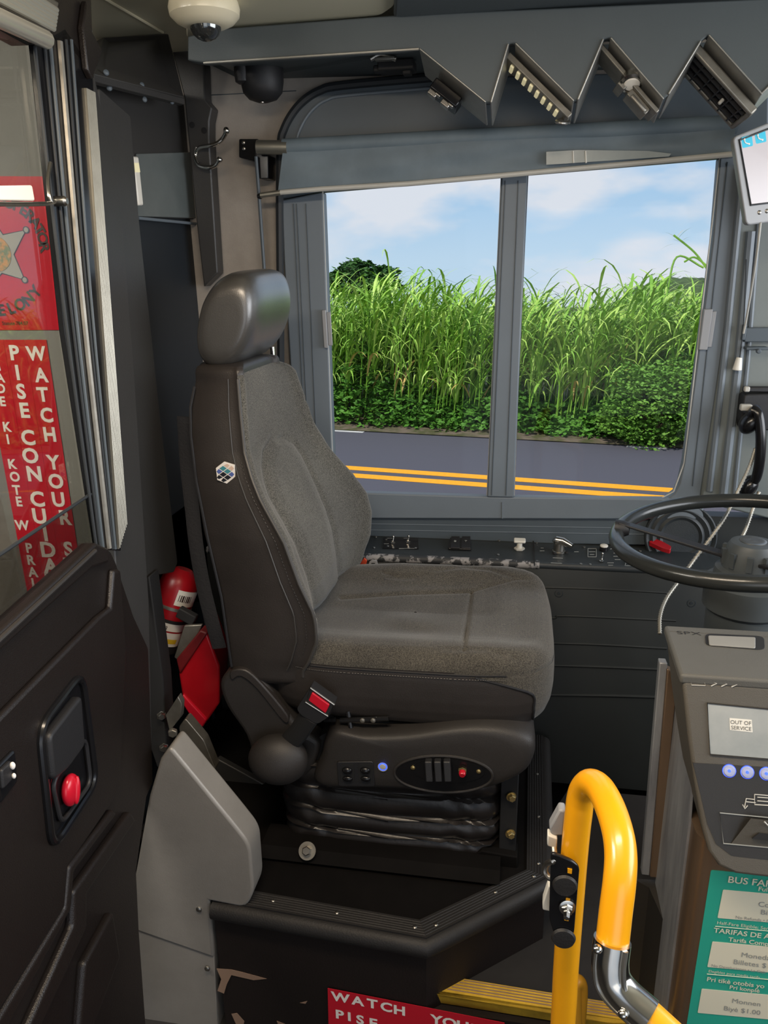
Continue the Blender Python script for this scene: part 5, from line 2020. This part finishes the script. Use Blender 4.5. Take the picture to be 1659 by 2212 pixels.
# ================================================================== steering wheel and column
WC = V(.505, 1.72, 1.025)
WN = V(-.09, .0, 1).normalized()
w1 = V(1, 0, .09).normalized()
w2 = V(0, 1, 0)
WR = .268
t = thing('steering_wheel', 'large black steering wheel with flat spokes on a column', 'steering wheel', V(.53, 1.72, .06))
m_ = MB()
m_.tube([WC + w1 * (WR * cos(a)) + w2 * (WR * sin(a)) for a in np.linspace(0, 2 * pi, 72, endpoint=False)], .0175, 14, closed=True)
m_.build('rim', 'wheel_black', t)
HC = V(.53, 1.72, .96)
for tgt in (atz(1392, 1132, 1.03), V(.70, 1.90, 1.03), V(.60, 1.48, 1.02)):
    d = (tgt - WC)
    d.z = 0
    tgt = WC + d.normalized() * (WR - .004)
    b = HC + (tgt - HC).normalized() * .04
    sd_ = d.cross(V(0, 0, 1)).normalized() * .014
    m_ = MB()
    m_.loft([b - sd_ * 1.2, b + sd_ * 1.2, tgt + sd_, tgt - sd_], [b - sd_ * 1.2 + V(0, 0, .008), b + sd_ * 1.2 + V(0, 0, .008), tgt + sd_ + V(0, 0, .006), tgt - sd_ + V(0, 0, .006)])
    m_.build('spoke', 'black_plastic', t, bevel=.002)
    m_ = MB()
    m_.lathe(tgt - d.normalized() * .012 - V(0, 0, .012), d.normalized(), [(-.012, .014), (.0, .02), (.02, .021)], 12)
    m_.build('spoke_socket', 'black_plastic', t)
m_ = MB()
m_.lathe(HC + V(0, 0, -.03), (0, 0, 1), [(0, .075), (.02, .072), (.024, .06), (.03, .06), (.072, .052), (.082, .046), (.086, .034), (.084, .026)], 40)
for k in range(10):
    a = 2 * pi * k / 10
    m_.box(HC + V(cos(a) * .057, sin(a) * .057, .018), (.012, .012, .034), Matrix.Rotation(a, 3, 'Z'))
m_.build('hub', 'hub_grey', t)
m_ = MB()
m_.lathe(HC + V(0, 0, .052), (0, 0, 1), [(0, .028), (.004, .028), (.005, .022), (.003, .012), (.004, .002)], 32)
m_.build('hub_badge', 'steel', t)
m_ = MB()
m_.lathe(V(.545, 1.73, .06), (-.015, -.01, .87), [(0, .1), (.62, .1), (.66, .082), (.79, .082), (.80, .092), (.86, .092), (.875, .07)], 36)
m_.build('column', 'hub_grey', t)

# ================================================================== fare box
t = thing('fare_box', 'grey metal fare box with sloped screen panel and teal fare notice', 'fare box', V(.45, 1.2, -.16))
LT = .98
FP0, FN = V(.3, 1.155, .955), V(0, -.255, .095).normalized()
def fx(x, y, d=0.0):
    return onp(x, y, FP0 + FN * d, FN)
XM = .60
m_ = MB()
lid = pieces([(1435, 1350), (1470, 1457)], lambda x, y: atz(x, y, LT))
L0, L1 = lid
m_.prism([V(L0.x, L0.y, LT), V(L1.x, L1.y, LT), V(XM, L1.y - .002, LT), V(XM, L0.y, LT)], (0, 0, -.018))
m_.build('lid', 'farebox_dark', t, bevel=.005, seg=3)
m_ = MB()
sl = rnd_poly([atz(1523, 1368, LT + .001), atz(1650, 1374, LT + .001), atz(1652, 1404, LT + .001), atz(1524, 1394, LT + .001)], .014, 5)
m_.prism(sl, (0, 0, -.003))
m_.build('grip_slot', 'matte_black', t)
m_ = MB()
m_.prism(rnd_poly([atz(1530, 1372, LT + .003), atz(1632, 1376, LT + .003), atz(1632, 1399, LT + .003), atz(1532, 1392, LT + .003)], .004), (0, 0, -.004))
m_.build('grip_pad', 'partition_grey', t, bevel=.001)
m_ = MB()
m_.text('SPX', atz(1462, 1369, LT + .0006), XR, V(0, 1, 0), .017, bold=-.006, squeeze=1.5)
m_.build('maker_mark', 'farebox_black', t, normals=False)
face = [(1474, 1470), (1486, 1590), (1500, 1690), (1517, 1790), (1530, 1840), (1552, 1872), (1590, 1890), (1640, 1896)]
FL = [fx(x, y) for x, y in face]
m_ = MB()
FPoly = FL + [V(XM, FL[-1].y, FL[-1].z), V(XM, FL[0].y, FL[0].z)]
m_.prism(FPoly, (0, .16, .012))
m_.build('head', 'farebox_face', t, bevel=.006, seg=3)
m_ = MB()
cp_ = [fx(x, y, .0012) for x, y in ((1497, 1648), (1512, 1712), (1528, 1780), (1546, 1822), (1580, 1848), (1640, 1855))]
m_.prism(cp_ + [V(XM, cp_[-1].y, cp_[-1].z), fx(1900, 1672, .0012)], -FN * .003)
m_.build('control_panel', 'farebox_black', t)
m_ = MB()
m_.prism([fx(1528, 1519, .0015), fx(1534, 1630, .0015), fx(1780, 1650, .0015), fx(1770, 1543, .0015)], -FN * .003)
m_.build('screen', 'lcd', t)
m_ = MB()
m_.tube([fx(1528, 1519, .002), fx(1534, 1630, .002), fx(1780, 1650, .002), fx(1770, 1543, .002)], .0013, 6, closed=True)
m_.build('screen_bezel', 'farebox_black', t)
m_ = MB()
m_.prism([fx(1576, 1551, .002), fx(1577, 1577, .002), fx(1626, 1582, .002), fx(1624, 1555, .002)], -FN * .001)
m_.build('screen_message', 'white_plastic', t)
fu = V(0, .095, .255).normalized()
m_ = MB()
m_.text('OUT OF', fx(1600, 1565, .0026), XR, fu, .0085, align='CENTER')
m_.text('SERVICE', fx(1601, 1577, .0026), XR, fu, .0085, align='CENTER')
m_.build('screen_text', 'farebox_dark', t, normals=False)
m_ = MB()
m_.tube([fx(1492, 1470, .001), fx(1521, 1472, .001), fx(1524, 1481, .001), fx(1494, 1480, .001)], .0007, 5, closed=True)
for k in range(3):
    x = 1536 + 22 * k
    m_.tube([fx(x, 1471 + k, .001), fx(x + 12, 1476.5 + k, .001), fx(x, 1482 + k, .001)], .0011, 5)
m_.build('card_mark', 'light_plastic', t)
for k, (x, y) in enumerate(((1575, 1665), (1614, 1668), (1655, 1671), (1695, 1675))):
    m_ = MB()
    m_.lathe(fx(x, y, .0), FN, [(0, .0096), (.002, .0096), (.004, .008), (.0048, .004)], 24)
    bt = m_.build('button', 'lens_blue', t)
    m_ = MB()
    m_.lathe(fx(x, y, .0042), FN, [(0, .0026), (.0014, .0022)], 14)
    m_.lathe(fx(x, y, .0008), FN, [(0, .0104), (.0008, .0104), (.001, .0098)], 24)
    m_.build('button_light', 'led_blue', bt)
m_ = MB()
for q in ([(1608, 1745), (1612, 1725), (1630, 1727)], [(1604, 1738), (1609, 1747), (1615, 1740)], [(1630, 1716), (1630, 1738), (1700, 1742)], [(1630, 1716), (1700, 1722)], [(1636, 1722), (1700, 1727)], [(1636, 1730), (1700, 1735)], [(1612, 1732), (1632, 1734)]):
    m_.tube([fx(x, y, .002) for x, y in q], .0009, 5)
m_.build('note_mark', 'light_plastic', t)
m_ = MB()
pk = [fx(x, y, .0025) for x, y in ((1555, 1756), (1563, 1822), (1760, 1840), (1760, 1776))]
m_.tube(pk, .001, 6, closed=True)
m_.build('tray_outline', 'grey_print', t)
m_ = MB()
a, b, c, d = fx(1578, 1825, .002), fx(1622, 1768, .016), fx(1760, 1784, .016), fx(1760, 1842, .002)
m_.loft([a, b, c, d], [a - FN * .002, fx(1622, 1768, .001), fx(1760, 1784, .001), d - FN * .002])
m_.build('note_tray', 'farebox_face', t)
m_ = MB()
m_.prism([fx(1625, 1812, .012), fx(1640, 1800, .013), fx(1760, 1815, .013), fx(1760, 1825, .012)], -FN * .004)
m_.build('note_slot', 'matte_black', t)
m_ = MB()
m_.tube([fx(1651, 1775, .019), fx(1661, 1785, .018), fx(1672, 1777, .019)], .0012, 5)
m_.build('tray_arrow', 'light_plastic', t)
# body
m_ = MB()
bx0, by0 = .318, 1.10
m_.prism(rnd_poly([V(bx0, by0, -.16), V(XM, by0, -.16), V(XM, 1.34, -.16), V(bx0, 1.34, -.16)], [.028, 0, 0, 0], 8), (0, 0, .87))
m_.build('body', 'bronze_body', t)
m_ = MB()
m_.prism([V(bx0 - .004, 1.15, -.16), V(bx0 - .004, 1.15, .70), V(bx0 - .004, 1.19, .90), V(bx0 - .004, 1.335, .93), V(bx0 - .004, 1.335, -.16)], (.004, 0, 0))
m_.build('side_plate', 'steel_body', t)
m_ = MB()
f0, f1 = at(1425, 1432, 1.335), at(1386, 1890, 1.335)
m_.prism([f0, f0 + V(.014, 0, 0), f1 + V(.016, 0, 0), f1], (0, .02, 0))
m_.build('rear_flange', 'steel_body', t, bevel=.002)
m_ = MB()
m_.prism([f0 + V(.014, -.004, -.01), f0 + V(.034, -.004, -.02), f1 + V(.032, -.004, .0), f1 + V(.016, -.004, 0)], (0, .02, 0))
m_.build('flange_seal', 'bronze_body', t, bevel=.002)
m_ = MB()
m_.prism([V(.272, 1.34, -.16), V(.30, 1.32, -.16), V(.318, 1.22, -.16), V(.33, 1.345, -.16)], (0, 0, .56))
m_.build('lower_guard', 'farebox_black', t)
# fare notice on the front
def fp_(x, y, d=0.0):
    return at(x, y, by0 - .001 - d)
nt_ = thing('fare_notice', 'teal and cream fare notice stuck on the front of the fare box', 'notice', fp_(1600, 2212))
m_ = MB()
m_.prism(rnd_poly([fp_(1536, 1880), fp_(1476, 2260), fp_(1780, 2290), fp_(1830, 1905)], .004), (0, .0008, 0))
m_.build('sheet', 'teal_print', nt_)
m_ = MB()
for q in ([(1562, 1922), (1550, 1983), (1790, 2004), (1800, 1943)], [(1539, 2034), (1528, 2089), (1790, 2112), (1800, 2058)], [(1516, 2136), (1507, 2188), (1790, 2214), (1800, 2162)]):
    m_.prism(rnd_poly([fp_(x, y, .0008) for x, y in q], .002), (0, .0004, 0))
m_.build('price_box', 'cream_print', nt_)
def notice_print(name, mt, lines, rule=None):
    mm = MB()
    for txt, x, y, sz, bo in lines:
        mm.text(txt, fp_(x, y, .0014), XR, ZU, sz, bold=bo)
    if rule:
        mm.tube([fp_(rule[0], rule[1], .001), fp_(rule[0] + 250, rule[1] + 22, .001)], .0006, 4)
    mm.build(name, mt, nt_, normals=False)
notice_print('heading_lettering', 'cream_print', [('BUS FARES', 1571, 1906, .0185, .015), ('Full Fare', 1637, 1924, .0125, .015)])
notice_print('heading_lettering', 'cream_print', [('Half-Fare Eligible; Seniors', 1548, 1996, .0095, 0), ('TARIFAS DE AUTOBUS', 1541, 2014, .0145, .015), ('Tarifa Completa', 1573, 2033, .0125, .015)], (1545, 2001))
notice_print('heading_lettering', 'cream_print', [('Elegibles para media tarifa', 1530, 2100, .008, 0), ('Pri tik\u00e8 otobis yo', 1526, 2119, .0135, .015), ('Pri konpl\u00e8', 1575, 2136, .012, .015)], (1527, 2104))
notice_print('price_lettering', 'grey_print', [('Coins', 1637, 1958, .0145, 0), ('Bills $1.00', 1642, 1975, .0145, 0), ('No Refunds \u2022 Fare box', 1588, 1984, .0085, 0)])
notice_print('price_lettering', 'grey_print', [('Monedas', 1600, 2067, .0145, 0), ('Billetes $1.00', 1583, 2082, .0145, 0), ('No Devoluciones \u2022 La Caja', 1536, 2088, .008, 0)])
notice_print('price_lettering', 'grey_print', [('Monnen', 1580, 2166, .0145, 0), ('Biy\u00e8 $1.00', 1562, 2182, .0145, 0)])

# ================================================================== yellow poles
t = thing('grab_pole', 'bright yellow bent grab pole with steel elbow and black latch plate', 'pole', at(1214, 2235, .95))
PR = .0195
pth = [V(at(1214, 2240, .95).x, .95, -.16)] + [at(*p) for p in ( (1214, 2240, .95), (1222, 2100, .95), (1232, 1960, .95), (1243, 1820, .95), (1250, 1755, .95))]
bend = [at(*p) for p in ((1254, 1725, .95), (1262, 1703, .945), (1277, 1692, .93), (1297, 1705, .905), (1318, 1745, .865), (1335, 1800, .825), (1341, 1850, .80), (1338, 1905, .78), (1330, 1970, .765), (1322, 2042, .75))]
m_ = MB()
m_.tube(spl(pth + bend, 8), PR, 24)
m_.build('tube', 'yellow_paint', t)
m_ = MB()
el = spl([at(*p) for p in ((1323, 2030, .75), (1318, 2075, .742), (1324, 2115, .735), (1350, 2152, .725), (1402, 2198, .71))], 8)
m_.tube(el, PR + .0025, 24)
m_.build('elbow_clamp', 'chrome', t)
m_ = MB()
m_.tube([p + V(.012, -.018, .004) for p in el], .004, 8)
m_.tube([p + V(-.019, -.012, -.002) for p in el], .003, 8)
m_.build('clamp_seam', 'steel', t)
for x, y, yy in ((1290, 2050, .728), (1346, 2190, .70)):
    m_ = MB()
    m_.ell(at(x, y, yy), (.006, .006, .005), None, 14, 8)
    m_.build('rivet', 'chrome', t)
m_ = MB()
t0_, t1_ = at(1396, 2192, .712), at(1480, 2270, .69)
td = (t1_ - t0_).normalized()
t2_ = t1_ + td * .10
m_.tube([t0_, t1_, t2_, t2_ + td * .025 + V(0, 0, -.008), t2_ + td * .04 + V(0, 0, -.03), t2_ + td * .045 + V(0, 0, -.06), V((t2_ + td * .046).x, (t2_ + td * .046).y, -.16)], PR, 24)
m_.build('lower_tube', 'yellow_paint', t)
# latch plate
m_ = MB()
m_.prism(rnd_poly(pieces([(1190, 1842), (1236, 1860), (1252, 1874), (1240, 2018), (1226, 2038), (1200, 2030), (1186, 1985)], lambda x, y: at(x, y, .918)), .008), (0, .006, 0))
lp = m_.build('latch_plate', 'gloss_black', t, bevel=.0015)
m_ = MB()
for q in ([(1226, 1876), (1236, 1878), (1235, 1888), (1226, 1886)], [(1223, 1940), (1232, 1942), (1231, 1946), (1222, 1944)], [(1220, 1977), (1229, 1980), (1228, 1990), (1219, 1988)]):
    m_.prism([at(x, y, .9165) for x, y in q], (0, .001, 0))
m_.build('slot', 'yellow_paint', lp)
m_ = MB()
m_.lathe(at(1225, 1958, .917), (.1, -1, .1), [(0, .012), (.003, .012), (.004, .009)], 24)
m_.lathe(at(1225, 1960, .916), (-.1, -1, -.1), [(0, .0085), (.008, .0085), (.009, .005), (.018, .005), (.019, .004)], 6)
m_.build('latch_bolt', 'chrome', lp)
for x, y in ((1220, 1912), (1217, 2026)):
    m_ = MB()
    m_.lathe(at(x, y, .917), (0, -1, 0), [(0, .018), (.004, .016), (.005, .006)], 24)
    m_.build('rubber_pad', 'rubber', lp)
m_ = MB()
m_.prism(pieces([(1186, 1790), (1208, 1750), (1222, 1752), (1218, 1806), (1192, 1806)], lambda x, y: at(x, y, .965)), (0, .02, 0))
m_.build('latch_cap', 'grey_plastic', t, bevel=.003)
m_ = MB()
m_.prism(pieces([(1183, 1804), (1204, 1812), (1203, 1836), (1182, 1828)], lambda x, y: at(x, y, .96)), (0, .016, 0))
m_.build('latch_block', 'white_plastic', t, bevel=.002)
m_ = MB()
m_.prism(pieces([(1184, 1915), (1192, 1914), (1190, 1970), (1172, 1966), (1173, 1948)], lambda x, y: at(x, y, .945)), (0, .016, 0))
m_.build('latch_block', 'white_plastic', t, bevel=.002)
m_ = MB()
m_.tube(spl([at(*p) for p in ((1196, 1832, .94), (1197, 1848, .93), (1194, 1860, .92), (1182, 1866, .93), (1177, 1882, .93), (1186, 1896, .925), (1196, 1894, .925))], 6), .0045, 10)
m_.build('latch_wire', 'steel', t)
m_ = MB()
m_.tube(spl([at(*p) for p in ((1243, 2240, 1.16), (1240, 2160, 1.17), (1240, 2130, 1.175), (1246, 2120, 1.18), (1254, 2132, 1.185), (1252, 2180, 1.18), (1246, 2240, 1.17))], 6), .014, 16)
o = m_.build('low_hoop', 'ochre_paint')
tag(o, 'short ochre yellow hoop behind the foot of the bent pole', 'pole')

# ================================================================== right hand corner: monitor, handset, cables
t = thing('data_monitor', 'grey framed data monitor with a lit screen above the wheel', 'monitor', at(1650, 486, 1.95))
mp_ = lambda x, y, d=0: at(x, y, 1.95 + .0006 * (x - 1610) - d)
m_ = MB()
m_.prism(rnd_poly([mp_(1583, 296), mp_(1760, 225), mp_(1770, 466), mp_(1612, 487)], .012), (0, .03, 0))
m_.build('housing', 'grey_plastic', t, bevel=.004, seg=3)
m_ = MB()
m_.prism([mp_(1597, 303, .002), mp_(1760, 240, .002), mp_(1770, 425, .002), mp_(1622, 443, .002)], (0, .004, 0))
m_.build('display', 'screen', t)
m_ = MB()
m_.tube([mp_(1597, 303, .002), mp_(1760, 240, .002), mp_(1770, 425, .002), mp_(1622, 443, .002)], .0025, 6, closed=True)
m_.build('display_gasket', 'gasket', t)
for x, y in ((1613, 306), (1642, 297), (1671, 288)):
    m_ = MB()
    m_.prism(rnd_poly([mp_(x - 12, y - 9, .003), mp_(x + 11, y - 15, .003), mp_(x + 14, y + 9, .003), mp_(x - 9, y + 14, .003)], .004), (0, .001, 0))
    ic = m_.build('call_icon', 'icon_teal', t)
    m_ = MB()
    m_.tube(spl([mp_(x - 5, y - 5, .0045), mp_(x - 3, y + 2, .0045), mp_(x + 5, y + 5, .0045)], 5), .0012, 6)
    m_.ell(mp_(x - 5, y - 5, .0045), (.0022, .001, .0022), None, 8, 6)
    m_.ell(mp_(x + 5, y + 5, .0045), (.0022, .001, .0022), None, 8, 6)
    m_.build('handset_mark', 'white_print', ic)
for x, y in ((1640, 459), (1656, 456), (1676, 453)):
    m_ = MB()
    m_.ell(mp_(x, y, .001), (.005, .003, .005), None, 14, 8)
    m_.build('key', 'steel', t)
m_ = MB()
m_.tube([mp_(1720, 250, -.03), at(1720, 150, 2.0)], .012, 10)
m_.build('mount_arm', 'matte_black', t)
m_ = MB()
m_.tube(spl([at(*p) for p in ((1643, 480, 1.97), (1636, 540, 2.0), (1624, 620, 2.1), (1612, 690, 2.17), (1606, 720, 2.19))], 6), .0028, 8)
o = m_.build('monitor_cable', 'light_plastic')
tag(o, 'thin pale cable hanging down from the data monitor', 'cable')
t = thing('pull_cord', 'thin cord with a small white end cap beside the window', 'cord', at(1593, 800, 2.19))
m_ = MB()
m_.tube(spl([at(*p) for p in ((1612, 560, 2.195), (1607, 690, 2.195), (1598, 775, 2.19))], 5), .0015, 6)
m_.build('cord', 'gasket', t)
m_ = MB()
m_.lathe(at(1597, 772, 2.19), (-.06, 0, -1), [(0, .007), (.004, .008), (.032, .012), (.034, .010)], 14)
m_.build('end_cap', 'white_plastic', t)
m_ = MB()
m_.span(at(1602, 735, 2.19), at(1610, 700, 2.21))
m_.span(at(1612, 708, 2.195), at(1690, 712, 2.215) + V(0, 0, -.03))
m_.box(at(1633, 752, 2.18), (.055, .03, .008))
m_.lathe(at(1637, 758, 2.165), (0, -1, 0), [(0, .006), (.012, .006)], 12)
o = m_.build('pillar_bracket', 'frame_haze_dark', bevel=.002)
tag(o, 'dark hinge bracket on the corner pillar above the phone handset', 'bracket')
t = thing('phone_handset', 'dark phone handset hanging in a cradle on the corner pillar', 'phone', at(1640, 1060, 2.15))
m_ = MB()
m_.span(at(1606, 848, 2.17), at(1720, 834, 2.19))
m_.prism(rnd_poly(pieces([(1608, 852), (1720, 850), (1720, 930), (1602, 930), (1600, 900)], lambda x, y: at(x, y, 2.16)), .01), (0, .05, 0))
m_.build('cradle', 'black_plastic', t, bevel=.004)
m_ = MB()
m_.span(at(1600, 888, 2.13), at(1622, 872, 2.15))
m_.span(at(1608, 847, 2.15), at(1618, 834, 2.165))
m_.build('cradle_tab', 'light_plastic', t, bevel=.003)
m_ = MB()
m_.tube(spl([at(*p) for p in ((1622, 902, 2.13), (1636, 890, 2.11), (1643, 930, 2.10), (1642, 985, 2.10), (1634, 1030, 2.11), (1620, 1048, 2.13))], 6), [.018] * 6 + [.013] * 25, 14)
m_.ell(at(1620, 912, 2.13), (.024, .03, .034), Matrix.Rotation(.5, 3, 'Y'))
m_.ell(at(1617, 1050, 2.13), (.022, .028, .032), Matrix.Rotation(.4, 3, 'Y'))
m_.build('handset', 'gloss_black', t)
def conduit(name, label, pts, r):
    cl = spl([at(*p) for p in pts], 16)
    rr = [r * (1.15 if k % 2 else .75) for k in range(len(cl))]
    m1 = MB()
    m1.tube(cl, rr, 10)
    o_ = m1.build(name, 'conduit', smooth=80)
    tag(o_, label, 'cable')
t = thing('round_outlet', 'round black ringed outlet on the corner behind the steering wheel', 'outlet', at(1500, 1190, 2.2))
m_ = MB()
oc = at(1470, 1160, 2.205)
m_.lathe(oc, (0, -1, .15), [(-.01, .10), (.004, .10), (.008, .096), (.004, .088), (.002, .086), (.008, .078), (.003, .068), (.002, .066), (.008, .058), (.002, .05), (.001, .01)], 48)
m_.build('rings', 'console_black', t)
conduit('flexible_conduit', 'pale ribbed flexible cable from the handset down past the wheel to the fare box',
        [(1632, 968, 2.12), (1618, 1010, 2.11), (1594, 1060, 2.1), (1570, 1110, 2.08), (1540, 1155, 2.06), (1500, 1208, 2.04), (1470, 1250, 2.0), (1440, 1292, 1.95), (1426, 1330, 1.9), (1425, 1370, 1.86)], .0052)
conduit('flexible_conduit', 'second pale ribbed cable, the short one seen through the steering wheel spokes', [(1640, 1062, 2.12), (1626, 1100, 2.1), (1612, 1140, 2.08), (1598, 1175, 2.06), (1580, 1260, 2.04)], .0052)
